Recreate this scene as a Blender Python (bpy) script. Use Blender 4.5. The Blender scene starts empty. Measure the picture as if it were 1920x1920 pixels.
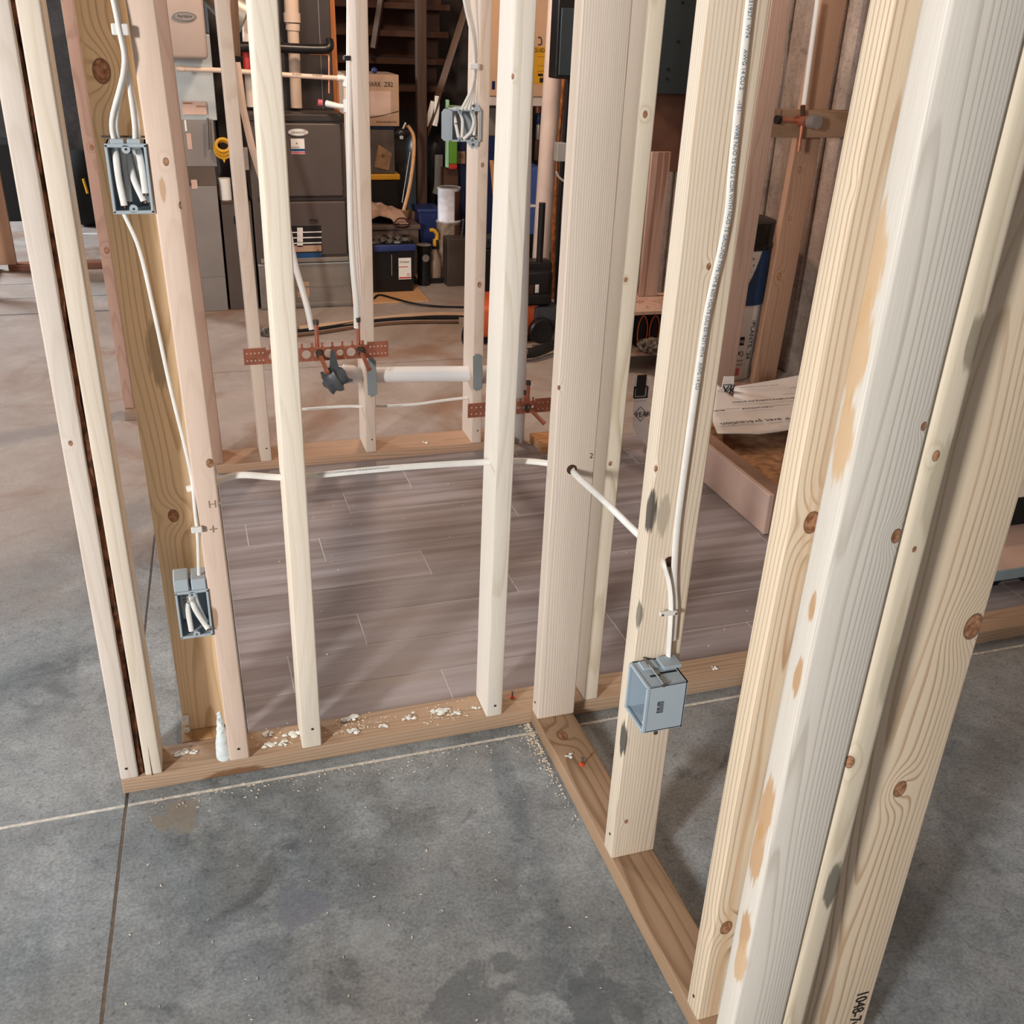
import bpy, bmesh, math, random
from mathutils import Vector, Matrix
random.seed(7)
C = bpy.context.scene
COL = C.collection
PI = math.pi

# ------------------------------------------------------------------ camera
CAM = Vector((-0.652, -1.7284, 1.467)); YAW, PITCH, ROLL, FPX = .3256, .4614, .0395, 1845.9
_f = Vector((math.sin(YAW), math.cos(YAW), 0)); _r = Vector((math.cos(YAW), -math.sin(YAW), 0)); _u = Vector((0, 0, 1))
FW = _f*math.cos(PITCH)-_u*math.sin(PITCH); U2 = _u*math.cos(PITCH)+_f*math.sin(PITCH)
RT = _r*math.cos(ROLL)+U2*math.sin(ROLL); UP = U2*math.cos(ROLL)-_r*math.sin(ROLL)
cd = bpy.data.cameras.new('camera'); cam = bpy.data.objects.new('camera', cd); COL.objects.link(cam)
cam.matrix_world = Matrix(((RT.x, UP.x, -FW.x, CAM.x), (RT.y, UP.y, -FW.y, CAM.y), (RT.z, UP.z, -FW.z, CAM.z), (0, 0, 0, 1)))
cd.sensor_fit = 'HORIZONTAL'; cd.sensor_width = 36; cd.lens = 36*FPX/1920; cd.clip_start = .02; cd.clip_end = 60
C.camera = cam
C.view_settings.view_transform = 'Standard'; C.view_settings.look = 'None'
C.view_settings.gamma = 1; C.view_settings.exposure = 0.17; C.view_settings.use_curve_mapping = False
# ------------------------------------------------------------------ light
w = bpy.data.worlds.new('world'); C.world = w; w.use_nodes = True
w.node_tree.nodes['Background'].inputs[0].default_value = (.93, .93, 1.0, 1)
w.node_tree.nodes['Background'].inputs[1].default_value = .40

def lamp(name, loc, target, size, power, col, kind='AREA', sy=None):
    l = bpy.data.lights.new(name, kind); l.energy = power; l.color = col
    if kind == 'AREA':
        l.size = size
        if sy: l.shape = 'RECTANGLE'; l.size_y = sy
    else: l.shadow_soft_size = size
    o = bpy.data.objects.new(name, l); COL.objects.link(o); o.location = loc
    o.rotation_euler = (Vector(target)-Vector(loc)).to_track_quat('-Z', 'Y').to_euler()
    return o
lamp('window_light', (-4.1, -3.5, 2.15), (-.2, .1, .4), .50, 240, (1, .965, .925), sy=.8)
lamp('garage_door_light', (-4.2, 6.2, 2.0), (-1.4, 3.9, 0), 1.2, 230, (.86, .93, 1))
lamp('warm_point_light', (.2, 2.75, 2.3), (0, 0, 0), .10, 75, (1, .74, .56), 'POINT')  # warm ceiling lamp by the furnace
lamp('warm_point_light', (.55, .75, 2.35), (0, 0, 0), .12, 13, (1, .84, .72), 'POINT')  # added fill to brighten the plumbing wall stud fronts, no bulb known here
lamp('warm_point_light', (1.5, 1.3, 2.35), (0, 0, 0), .12, 10, (1, .78, .6), 'POINT')
lamp('warm_point_light', (-1.5, 1.9, 2.3), (0, 0, 0), .12, 24, (1, .78, .62), 'POINT')

# ------------------------------------------------------------------ pixel -> world
def ray(x, y): return FW+RT*((x-960)/FPX)-UP*((y-960)/FPX)
def PZ(x, y, z=0.): d = ray(x, y); return CAM+d*((z-CAM.z)/d.z)
def PY(x, y, Y): d = ray(x, y); return CAM+d*((Y-CAM.y)/d.y)
def PX(x, y, X): d = ray(x, y); return CAM+d*((X-CAM.x)/d.x)

# ------------------------------------------------------------------ materials
def lin(c):
    return tuple(((v/255)/12.92 if v/255 <= .04045 else ((v/255+.055)/1.055)**2.4) for v in c)+(1,)
class NT:
    def __init__(s, name):
        s.m = bpy.data.materials.new(name); s.m.use_nodes = True; s.t = s.m.node_tree; s.n = s.t.nodes
        s.b = s.n['Principled BSDF']
    def put(s, sock, v):
        if hasattr(v, 'is_output') or isinstance(v, bpy.types.NodeSocket): s.t.links.new(v, sock)
        else: sock.default_value = v
    def math(s, op, a, b=0., c=None):
        n = s.n.new('ShaderNodeMath'); n.operation = op; s.put(n.inputs[0], a); s.put(n.inputs[1], b)
        if c is not None: s.put(n.inputs[2], c)
        return n.outputs[0]
    def vmath(s, op, a, b=(0, 0, 0), out=0):
        n = s.n.new('ShaderNodeVectorMath'); n.operation = op; s.put(n.inputs[0], a); s.put(n.inputs[1], b)
        return n.outputs[out]
    def noise(s, v, sc, det=2., rough=.5, col=False, dist=0.):
        n = s.n.new('ShaderNodeTexNoise'); s.put(n.inputs['Vector'], v); n.inputs['Scale'].default_value = sc
        n.inputs['Detail'].default_value = det; n.inputs['Roughness'].default_value = rough; n.inputs['Distortion'].default_value = dist
        return n.outputs[1 if col else 0]
    def mix(s, f, a, b, mode='MIX'):
        n = s.n.new('ShaderNodeMix'); n.data_type = 'RGBA'; n.blend_type = mode
        s.put(n.inputs[0], f); s.put(n.inputs[6], a); s.put(n.inputs[7], b); return n.outputs[2]
    def ss(s, v, a, b, lo=0., hi=1.):
        n = s.n.new('ShaderNodeMapRange'); n.interpolation_type = 'SMOOTHSTEP'
        s.put(n.inputs[0], v); s.put(n.inputs[1], a); s.put(n.inputs[2], b); s.put(n.inputs[3], lo); s.put(n.inputs[4], hi); return n.outputs[0]
    def obj(s): return s.n.new('ShaderNodeTexCoord').outputs['Object']
    def sep(s, v): n = s.n.new('ShaderNodeSeparateXYZ'); s.put(n.inputs[0], v); return n.outputs
    def comb(s, x, y, z):
        n = s.n.new('ShaderNodeCombineXYZ'); s.put(n.inputs[0], x); s.put(n.inputs[1], y); s.put(n.inputs[2], z); return n.outputs[0]
    def bump(s, h, st, d=.002):
        n = s.n.new('ShaderNodeBump'); n.inputs['Strength'].default_value = st; n.inputs['Distance'].default_value = d
        s.put(n.inputs['Height'], h); s.t.links.new(n.outputs[0], s.b.inputs['Normal'])
    def fin(s, col, rough=.5, metal=0., spec=.5):
        s.put(s.b.inputs['Base Color'], col); s.put(s.b.inputs['Roughness'], rough); s.put(s.b.inputs['Metallic'], metal)
        s.b.inputs['Specular IOR Level'].default_value = spec; return s.m

def plain(name, c, rough=.5, metal=0., var=.08, sc=6., spec=.4, bump=0.):
    t = NT(name); o = t.obj(); c = lin(c)
    n = t.noise(o, sc, 4.); k = t.ss(n, .3, .7, 1-var, 1+var)
    col = t.vmath('MULTIPLY', c[:3], t.comb(k, k, k))
    if bump: t.bump(t.noise(o, sc*12, 3.), bump)
    return t.fin(col, rough, metal, spec)

def wood(name, early=(222, 208, 184), late=(196, 170, 136), cx=.05, cy=.09, freq=260., knots=(), wob=.012, stretch=.55,
         contrast=.8, streak=None, stains=(), seed=0., rough=.62, bark=None):
    """softwood: growth rings round a pith outside the board, running along local Z; knots are (x,y,z,radius)."""
    t = NT(name); o = t.obj(); p = t.sep(o)
    off = t.vmath('ADD', o, (seed*3.1, seed*1.7, seed*5.3))
    lowv = t.vmath('MULTIPLY', off, (3., 3., stretch))
    n = t.sep(t.noise(lowv, 1.6, 2., .45, col=True))
    x = t.math('ADD', t.math('SUBTRACT', p[0], cx), t.math('MULTIPLY', t.math('SUBTRACT', n[0], .5), wob*5))
    y = t.math('ADD', t.math('SUBTRACT', p[1], cy), t.math('MULTIPLY', t.math('SUBTRACT', n[1], .5), wob*5))
    r = t.math('SQRT', t.math('ADD', t.math('MULTIPLY', x, x), t.math('MULTIPLY', y, y)))
    mask = None
    for (kx, ky, kz, kr) in knots:
        d = t.vmath('LENGTH', t.vmath('MULTIPLY', t.vmath('SUBTRACT', o, (kx, ky, kz)), (1, 1, .72)), out=1)
        g = t.math('EXPONENT', t.math('MULTIPLY', t.math('MULTIPLY', d, d), -1/(kr*2.1)**2))
        r = t.math('ADD', r, t.math('MULTIPLY', g, kr*1.1))
        m1 = t.ss(d, kr*.72, kr*1.0, 1., 0.)
        mask = m1 if mask is None else t.math('MAXIMUM', mask, m1)
    fine = t.noise(t.vmath('MULTIPLY', off, (700, 700, 9)), 1., 2.)
    rr = t.math('ADD', t.math('MULTIPLY', r, freq), t.math('MULTIPLY', t.noise(t.vmath('MULTIPLY', off, (25, 25, 1.2)), 1., 2.), 1.1))
    fr = t.math('FRACT', rr)
    ring = t.math('MULTIPLY', t.ss(fr, .55, .88), t.ss(fr, .90, 1.0, 1., 0.))
    amp = t.ss(t.noise(t.vmath('MULTIPLY', off, (14, 14, .5)), 1., 2.), .25, .75, .35, 1.)
    ring = t.math('MULTIPLY', t.math('MULTIPLY', ring, amp), contrast)
    col = t.mix(ring, lin(early), lin(late))
    if streak:
        sm = t.ss(t.noise(t.vmath('MULTIPLY', off, (22, 22, .55)), 1., 3., .5), .56, .62)
        col = t.mix(t.math('MULTIPLY', sm, .75), col, lin(streak))
    k = t.ss(fine, .2, .8, .93, 1.05); col = t.vmath('MULTIPLY', col, t.comb(k, k, k))
    k2 = t.ss(t.noise(t.vmath('MULTIPLY', off, (5, 5, 1.1)), 1., 3.), .3, .7, .94, 1.04)
    col = t.vmath('MULTIPLY', col, t.comb(k2, t.math('MULTIPLY', k2, .99), k2))
    for (kx, ky, kz, kr, cc) in stains:
        d = t.vmath('LENGTH', t.vmath('MULTIPLY', t.vmath('SUBTRACT', o, (kx, ky, kz)), (1, 1, .27)), out=1)
        d = t.math('ADD', d, t.math('MULTIPLY', t.math('SUBTRACT', t.noise(t.vmath('MULTIPLY', off, (200, 200, 25)), 1., 3.), .5), kr*.9))
        col = t.mix(t.ss(d, kr*.70, kr*1.0, .85, 0.), col, lin(cc))
    if mask is not None:
        kn = t.noise(t.vmath('MULTIPLY', off, (120, 120, 120)), 1., 2.)
        kc = t.mix(t.ss(kn, .3, .7), lin((126, 84, 58)), lin((184, 138, 106)))
        edge = t.math('MULTIPLY', t.math('MULTIPLY', mask, t.math('SUBTRACT', 1., mask)), 4.)
        col = t.mix(mask, col, kc); col = t.mix(t.math('MULTIPLY', edge, .8), col, lin((84, 48, 30)))
    t.bump(t.math('ADD', t.math('MULTIPLY', ring, -.5), t.math('MULTIPLY', fine, .5)), .25, .0008)
    return t.fin(col, rough, 0., .25)

M = {}
M['concrete'] = None
def concrete(name, base, dark, warm, sc=1.3, lines=()):
    t = NT(name); o = t.obj(); p = t.sep(o)
    a = t.noise(o, sc*1.6, 6., .62, dist=.6); b = t.noise(t.vmath('ADD', o, (7, 3, 1)), sc*4.5, 7., .66); c = t.noise(o, 160., 2.)
    col = t.mix(t.ss(a, .34, .66), lin(dark), lin(base)); col = t.mix(t.ss(b, .46, .7, 0., .55), col, lin(tuple(min(255, int(v*1.16)) for v in base)))
    d = t.noise(t.vmath('ADD', o, (2, 9, 4)), sc*.9, 3.); col = t.mix(t.ss(d, .46, .7, 0., .8), col, lin(warm))
    st = t.noise(t.vmath('ADD', o, (12, 5, 4)), sc*3.2, 5., .6, dist=1.); m5 = t.noise(t.vmath('ADD', o, (4, 8, 2)), sc*13, 6., .7); km = t.ss(m5, .28, .72, .86, 1.12); col = t.vmath('MULTIPLY', col, t.comb(km, km, km))
    m6 = t.noise(t.vmath('ADD', o, (1, 6, 2)), sc*40, 4., .7); km = t.ss(m6, .53, .68, 1., .72); col = t.vmath('MULTIPLY', col, t.comb(km, km, km))
    col = t.mix(t.ss(st, .58, .68, 0., .45), col, lin(tuple(int(v*.62) for v in dark)))
    k = t.ss(c, .3, .7, .84, 1.16); col = t.vmath('MULTIPLY', col, t.comb(k, k, k))
    if name == 'slab_concrete': col = dusty(t, o, p, col)  # slab stains plus warm light painted into the far floor
    wig = t.math('MULTIPLY', t.math('SUBTRACT', t.noise(o, 90., 3.), .5), .0018)
    h = None
    for (ax, cst, slope, lo, hi, wd, cc) in lines:        # joints in the slab: ax 0 = runs along x, 1 = along y
        u, v = (p[0], p[1]) if ax == 0 else (p[1], p[0])
        dd = t.math('ABSOLUTE', t.math('SUBTRACT', t.math('ADD', v, wig), t.math('ADD', cst, t.math('MULTIPLY', u, slope))))
        mk = t.ss(dd, wd*.55, wd, 1., 0.)
        mk = t.math('MULTIPLY', mk, t.math('MULTIPLY', t.math('GREATER_THAN', u, lo), t.math('LESS_THAN', u, hi)))
        col = t.mix(mk, col, t.mix(t.ss(t.noise(o, 60., 3.), .35, .55), lin(cc), lin(tuple(int(q*.88) for q in cc)))); h = mk if h is None else t.math('MAXIMUM', h, mk)
    hh = t.math('MULTIPLY', t.noise(o, 60., 6.), .4)
    if h is not None: hh = t.math('SUBTRACT', hh, h)
    t.bump(hh, .35, .003)
    return t.fin(col, t.ss(b, .3, .7, .5, .72), 0., .35)
def dusty(t, o, p, col):  # slab stains, plus the far floor's warm light put into its colour
    edge = t.noise(t.vmath('ADD', o, (5, 5, 5)), 16., 6., .62, dist=.5)
    for (px, py, r, cc, f) in ((870, 1880, .075, (92, 99, 104), .55), (1010, 1830, .045, (96, 103, 108), .5), (1110, 1885, .070, (90, 97, 102), .6), (940, 1800, .03, (96, 104, 108), .6), (700, 1760, .05, (180, 186, 188), .25), (330, 1530, .05, (156, 146, 132), .7), (560, 1700, .05, (112, 116, 134), .5)):
        c = PZ(px, py); d = t.vmath('LENGTH', t.vmath('SUBTRACT', o, (c.x, c.y, 0)), out=1)
        d = t.math('ADD', d, t.math('MULTIPLY', t.math('SUBTRACT', edge, .5), r*2.6))
        col = t.mix(t.ss(d, r*.72, r, f, 0.), col, lin(cc))
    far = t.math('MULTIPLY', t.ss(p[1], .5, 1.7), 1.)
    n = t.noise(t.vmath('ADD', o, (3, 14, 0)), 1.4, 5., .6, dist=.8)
    col = t.mix(t.math('MULTIPLY', far, .62), col, lin((178, 158, 144)))  # even warm tint with depth: warm light painted into the concrete
    return t.mix(t.math('MULTIPLY', t.math('MULTIPLY', far, t.ss(n, .50, .66)), .7), col, lin((140, 106, 82)))  # brown dirt stains on the far slab
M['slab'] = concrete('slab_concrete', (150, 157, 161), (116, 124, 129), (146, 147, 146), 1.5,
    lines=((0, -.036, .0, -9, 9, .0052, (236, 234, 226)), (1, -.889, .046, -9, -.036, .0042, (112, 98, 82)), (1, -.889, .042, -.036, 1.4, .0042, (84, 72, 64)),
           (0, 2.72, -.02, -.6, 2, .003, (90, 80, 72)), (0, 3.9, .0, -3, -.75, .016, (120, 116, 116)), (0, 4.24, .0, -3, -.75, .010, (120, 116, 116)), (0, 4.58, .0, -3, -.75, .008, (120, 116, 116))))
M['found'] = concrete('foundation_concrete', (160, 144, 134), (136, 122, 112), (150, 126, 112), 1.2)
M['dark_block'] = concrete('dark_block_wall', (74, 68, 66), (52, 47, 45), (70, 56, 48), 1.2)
M['ceiling'] = plain('ceiling_boards', (96, 80, 62), .9)
M['white_pl'] = plain('white_plastic', (228, 226, 222), .35, var=.03)
M['pvc'] = plain('pvc_white', (232, 234, 236), .32, var=.04, sc=3)
M['pvc_tan'] = plain('pvc_aged', (212, 192, 174), .4, var=.05, sc=3)
M['pvc_pink'] = plain('pvc_dusty', (214, 198, 190), .4)
M['pvc_grey'] = plain('pvc_pale_grey', (192, 192, 190), .4, var=.06, sc=3)  # plain grey plastic of the riser and cord
M['nm'] = plain('cable_sheath', (232, 231, 226), .45, var=.05, sc=30)
M['nm_text'] = plain('cable_print', (88, 112, 136), .6)
M['box_grey'] = plain('box_grey_plastic', (172, 184, 192), .5, var=.05)
M['box_dk'] = plain('box_dark_grey_plastic', (92, 98, 104), .55)
M['zinc'] = plain('zinc_screw', (130, 130, 128), .35, .9)
M['nail'] = plain('nail_plate_steel', (132, 140, 144), .5, .05)
M['copper'] = plain('copper', (190, 124, 100), .30, .65, var=.2, sc=18)
M['solder'] = plain('solder_dark', (88, 84, 78), .4, .7, var=.3, sc=40)
M['tape'] = plain('duct_tape', (80, 85, 90), .4, .05, var=.2, sc=12)
M['furn'] = plain('furnace_brown_enamel', (84, 75, 70), .42, .1, var=.04)
M['furn_dk'] = plain('furnace_dark_enamel', (52, 46, 44), .5, .1)
M['galv'] = plain('galvanised_steel', (150, 144, 136), .38, .55, var=.14, sc=5)
M['galv_lt'] = plain('bright_sheet_metal', (196, 204, 204), .3, .4, var=.08)
M['duct_grey'] = plain('painted_duct', (134, 128, 124), .5, .2, var=.06)
M['tan_enamel'] = plain('tan_enamel', (168, 154, 146), .4, .05, var=.05)
M['heater'] = plain('heater_enamel', (214, 178, 146), .45, var=.03)
M['black'] = plain('black_plastic', (24, 24, 26), .35, var=.2)
M['black_m'] = plain('black_matte', (20, 19, 19), .8)
M['brown_dk'] = plain('old_dark_wood', (70, 44, 28), .7, var=.25, sc=4)
M['carton'] = plain('carton_board', (176, 146, 122), .8, var=.06)
M['carton_w'] = plain('white_carton', (206, 198, 192), .7, var=.06)
M['carton_p'] = plain('pale_carton', (200, 172, 158), .75, var=.08)
M['ink'] = plain('black_ink', (34, 30, 30), .7)
M['white'] = plain('white_paint', (226, 222, 216), .6)
M['yellow'] = plain('yellow_plastic', (214, 160, 42), .45)
M['blue'] = plain('blue_plastic', (44, 58, 108), .4)
M['navy'] = plain('navy_plastic', (26, 44, 84), .4)
M['blue_lbl'] = plain('blue_label', (30, 72, 116), .4)
M['red'] = plain('red_plastic', (170, 44, 38), .5)
M['pink'] = plain('pink_label', (196, 96, 112), .5)
M['orange'] = plain('orange_plastic', (206, 96, 56), .42)
M['green'] = plain('green_plastic', (86, 140, 44), .5)
M['slate'] = plain('slate_enamel', (54, 66, 72), .4, .2, var=.04)
M['clearish'] = plain('smoky_clear_plastic', (92, 84, 80), .25, var=.2, sc=9)
M['bin_brown'] = plain('taupe_bin_plastic', (100, 84, 76), .5)
M['cloth'] = plain('dusty_cloth', (184, 152, 132), .9, var=.2, sc=14, bump=.4)
M['kraft'] = plain('kraft_paper', (150, 120, 92), .85, var=.2, sc=20)
M['foam'] = plain('spray_foam', (238, 240, 234), .8, var=.1, sc=60, bump=.6)
M['foam_blue'] = plain('pale_foam', (228, 238, 240), .8, var=.08, sc=60, bump=.6)
M['shaving'] = plain('wood_shaving', (238, 228, 210), .8, var=.12, sc=50)
M['osb'] = plain('flaky_board_edge', (176, 112, 66), .8, var=.4, sc=40, bump=.5)
M['ply'] = wood('plywood_tan', (206, 160, 112), (186, 138, 92), .4, .5, 60, wob=.02, seed=4)
M['ply_pink'] = wood('plywood_rosy', (204, 174, 158), (186, 154, 138), .4, .6, 50, wob=.02, seed=5, streak=(150, 104, 82))
M['camo'] = plain('knit_dark', (104, 96, 88), .9, var=.8, sc=60, bump=.8)
M['debris'] = plain('sawdust', (158, 120, 88), .95, var=.35, sc=26, bump=.8)
M['tray'] = plain('tray_shell', (150, 118, 100), .6, var=.1)
M['orange_pin'] = plain('orange_nail_ring', (226, 84, 44), .5)
M['pencil'] = plain('pencil_mark', (150, 132, 116), .8)
M['grout'] = plain('grout', (206, 203, 202), .8)

# ------------------------------------------------------------------ mesh helpers
def link(name, bm, mat=None, parent=None, smooth=False, loc=None, rot=None):
    me = bpy.data.meshes.new(name); bmesh.ops.recalc_face_normals(bm, faces=bm.faces); bm.to_mesh(me); bm.free()
    if smooth:
        for p in me.polygons: p.use_smooth = True
    o = bpy.data.objects.new(name, me); COL.objects.link(o)
    if mat is not None:
        for m in (mat if isinstance(mat, (list, tuple)) else [mat]): me.materials.append(M[m] if isinstance(m, str) else m)
    if smooth: 
        md = o.modifiers.new('edges', 'EDGE_SPLIT'); md.split_angle = .7
    if parent is not None: o.parent = parent
    if loc is not None: o.location = loc
    if rot is not None: o.rotation_euler = rot
    return o
def thing(name, label, cat, loc=(0, 0, 0), rot=(0, 0, 0), group=None):
    o = bpy.data.objects.new(name, None); COL.objects.link(o); o.location = loc; o.rotation_euler = rot
    o.empty_display_size = .05
    o['label'] = label; o['category'] = cat
    if group: o['group'] = group
    return o
def tag(o, label, cat, group=None, kind=None):
    o['label'] = label; o['category'] = cat
    if group: o['group'] = group
    if kind: o['kind'] = kind
    return o
def struct(o): o['kind'] = 'structure'; return o
def bx(bm, x0, x1, y0, y1, z0, z1, bev=0., seg=2, mi=0):
    g = bmesh.ops.create_cube(bm, size=1.)
    vs = g['verts']
    for v in vs: v.co = Vector(((x0+x1)/2+v.co.x*(x1-x0), (y0+y1)/2+v.co.y*(y1-y0), (z0+z1)/2+v.co.z*(z1-z0)))
    fs = list({f for v in vs for f in v.link_faces})
    for f in fs: f.material_index = mi
    if bev:
        es = list({e for v in vs for e in v.link_edges})
        bmesh.ops.bevel(bm, geom=es, offset=bev, segments=seg, affect='EDGES', profile=.5)
    return bm
def box(*a, **k): return bx(bmesh.new(), *a, **k)
def tube(bm, pts, r, seg=12, cap=True, flat=None, mi=0):
    """tube along pts; flat=(wide,thin) gives an oval section whose wide axis lies along hint"""
    pts = [Vector(p) for p in pts]; rings = []; n = len(pts); prev = None
    for i, p in enumerate(pts):
        d = (pts[min(i+1, n-1)]-pts[max(i-1, 0)]).normalized()
        if prev is None:
            a = Vector(flat[2]) if flat else (Vector((0, 0, 1)) if abs(d.z) < .9 else Vector((1, 0, 0)))
        else: a = prev
        s = (a-d*a.dot(d)).normalized(); prev = s; t2 = d.cross(s)
        ra, rb = (flat[0], flat[1]) if flat else ((r[i] if isinstance(r, (list, tuple)) else r),)*2
        rings.append([bm.verts.new(p+s*ra*math.cos(2*PI*k/seg)+t2*rb*math.sin(2*PI*k/seg)) for k in range(seg)])
    for i in range(n-1):
        for k in range(seg):
            f = bm.faces.new((rings[i][k], rings[i][(k+1) % seg], rings[i+1][(k+1) % seg], rings[i+1][k])); f.material_index = mi
    if cap:
        bm.faces.new(rings[0][::-1]).material_index = mi; bm.faces.new(rings[-1]).material_index = mi
    return bm
def spline(pts, k=6):
    P = [Vector(p) for p in pts]; P = [P[0]*2-P[1]]+P+[P[-1]*2-P[-2]]; out = []
    for i in range(1, len(P)-2):
        for j in range(k):
            t = j/k; a, b, c, d = P[i-1:i+3]
            out.append(.5*((2*b)+(c-a)*t+(2*a-5*b+4*c-d)*t*t+(3*b-a-3*c+d)*t**3))
    out.append(P[-2]); return out
def lathe(bm, prof, cx=0, cy=0, seg=28, mi=0):
    rings = [[bm.verts.new((cx+r*math.cos(2*PI*k/seg), cy+r*math.sin(2*PI*k/seg), z)) for k in range(seg)] for r, z in prof]
    for a, b in zip(rings, rings[1:]):
        for k in range(seg): bm.faces.new((a[k], a[(k+1) % seg], b[(k+1) % seg], b[k])).material_index = mi
    bm.faces.new(rings[0][::-1]).material_index = mi; bm.faces.new(rings[-1]).material_index = mi
    return bm
def prism(bm, poly, axis, a, b, mi=0):
    """extrude a 2-D polygon along axis 0/1/2 from a to b"""
    def mk(u, v, t): c = [u, v]; c.insert(axis, t); return c
    A = [bm.verts.new(mk(u, v, a)) for u, v in poly]; B = [bm.verts.new(mk(u, v, b)) for u, v in poly]
    n = len(poly)
    bm.faces.new(A).material_index = mi; bm.faces.new(B[::-1]).material_index = mi
    for i in range(n): bm.faces.new((A[i], A[(i+1) % n], B[(i+1) % n], B[i])).material_index = mi
    return bm
def text(s, size, mat, parent=None, loc=(0, 0, 0), rot=(PI/2, 0, 0), name='lettering', sx=1., ext=.0004, align='LEFT', along=None):
    cu = bpy.data.curves.new('t', 'FONT'); cu.body = s; cu.size = size; cu.extrude = ext; cu.align_x = align; cu.resolution_u = 3
    to = bpy.data.objects.new('t', cu); COL.objects.link(to)
    dg = bpy.context.evaluated_depsgraph_get(); me = bpy.data.meshes.new_from_object(to.evaluated_get(dg))
    bpy.data.objects.remove(to); bpy.data.curves.remove(cu)
    for v in me.vertices: v.co.x *= sx
    if along:                                            # wrap the line of print onto a path: (points, normal, start)
        pts, nrm, s0 = along; L = [0.]
        for a, b in zip(pts, pts[1:]): L.append(L[-1]+(b-a).length)
        for v in me.vertices:
            q = s0+v.co.x; i = 0
            while i < len(L)-2 and L[i+1] < q: i += 1
            d = (pts[i+1]-pts[i]).normalized(); p = pts[i]+d*(q-L[i]); sd = nrm.cross(d).normalized()
            v.co = p+sd*v.co.y+nrm*v.co.z
    me.materials.clear(); me.materials.append(M[mat])
    o = bpy.data.objects.new(name, me); COL.objects.link(o)
    if not along: o.location = loc; o.rotation_euler = rot
    if parent is not None: o.parent = parent
    return o
def copy_tree(o, parent=None):
    c = o.copy(); COL.objects.link(c); c.parent = parent
    for ch in list(o.children): copy_tree(ch, c)
    return c

T, W4, W6 = .038, .089, .140
def board(name, label, w, t, L, loc, mat, rot=(0, 0, 0), lean=(0, 0), bow=(0, 0), bev=.0035, cat='stud', group=None, taper=0, seg=3, nseg=8):
    """one piece of lumber: local x = w, local y = t, local z = length; origin at its lower near-left corner"""
    bm = box(0, w, 0, t, 0, L, bev, seg)
    cuts = nseg
    for i in range(1, cuts):
        bmesh.ops.bisect_plane(bm, geom=bm.verts[:]+bm.edges[:]+bm.faces[:], plane_co=(0, 0, L*i/cuts), plane_no=(0, 0, 1))
    for v in bm.verts:
        q = v.co.z; v.co.x += lean[0]*q+bow[0]*q*q; v.co.y += lean[1]*q+bow[1]*q*q
    o = link(name, bm, mat, loc=loc, rot=rot, smooth=True)
    return tag(o, label, cat, group)
def nailmarks(o, spots, face='y', mat='solder'):
    """small driven nail heads, parts of the board"""
    for (x, y, z) in spots:
        bm = bmesh.new(); lathe(bm, [(.0028, 0), (.0028, .0012)], seg=10)
        link('nail_head', bm, mat, o, loc=(x, y, z), rot=(PI/2, 0, 0) if face == 'y' else (0, -PI/2, 0) if face == 'x' else (0, 0, 0))

# ================================================================== SETTING
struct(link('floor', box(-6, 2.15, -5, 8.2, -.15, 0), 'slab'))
# wood-look tile floor of the small room, its boards laid as single tiles in rows
bm = box(-.634, 1.86, .0895, 1.60, .0, .0072, mi=1)
rows = [.089, .249, .405, .56, .715, .867, 1.02, 1.172, 1.325, 1.475, 1.60]
js = [-.157, .35, -.315, .15, -.067, -.356, .30, -.232, .005, .45]
for i in range(10):
    y0, y1 = rows[i], rows[i+1]; x = js[i]-3*.868; xs = []
    while x < 3.2: xs.append(x); x += .868
    for a, b in zip(xs, xs[1:]):
        a2, b2 = max(a+.0012, -.633), min(b-.0012, 1.859)
        if b2-a2 > .02: bx(bm, a2, b2, y0+.0013, y1-.0013, .002, .008, .0005, 1)
t = NT('wood_look_tile'); o = t.obj()
isl = t.n.new('ShaderNodeNewGeometry').outputs['Random Per Island']
off = t.vmath('ADD', t.vmath('MULTIPLY', o, (1.2, 22, 1)), t.comb(t.math('MULTIPLY', isl, 40), t.math('MULTIPLY', isl, 17), 0.))
a = t.noise(off, 1.1, 5., .55, dist=.4); b = t.noise(t.vmath('MULTIPLY', off, (3, 7, 1)), 2.5, 3.)
col = t.mix(t.ss(a, .3, .7), lin((128, 119, 118)), lin((160, 154, 158))); col = t.mix(t.ss(b, .55, .75, 0., .22), col, lin((112, 104, 102)))
k = t.math('ADD', .9, t.math('MULTIPLY', isl, .18)); col = t.vmath('MULTIPLY', col, t.comb(k, k, k))
t.bump(b, .15, .001); M['tile'] = t.fin(col, t.ss(a, .3, .7, .4, .55), 0., .5)
tf = struct(link('floor_tile', bm, ['tile', 'grout']))
struct(link('wall_right', box(2.05, 2.15, -5, 8.2, 0, 2.5), 'found'))
rb = bmesh.new()                                       # vertical form ribs cast into the foundation wall
for i in range(40): bx(rb, 2.03, 2.052, -1+i*.2, -1+i*.2+.085, 0, 2.5, .012, 2)
struct(link('trim_1', rb, 'found'))
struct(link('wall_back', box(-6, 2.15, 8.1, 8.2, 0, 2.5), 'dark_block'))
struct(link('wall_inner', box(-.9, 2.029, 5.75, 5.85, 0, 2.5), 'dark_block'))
struct(link('ceiling', box(-6, 2.15, -5, 8.2, 2.5, 2.6), 'ceiling'))

# ================================================================== LUMBER
PINK = dict(early=(206, 176, 158), late=(178, 144, 124))
CREAM = dict(early=(228, 214, 190), late=(196, 166, 128))
PT = dict(early=(196, 160, 108), late=(146, 108, 62))
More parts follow.
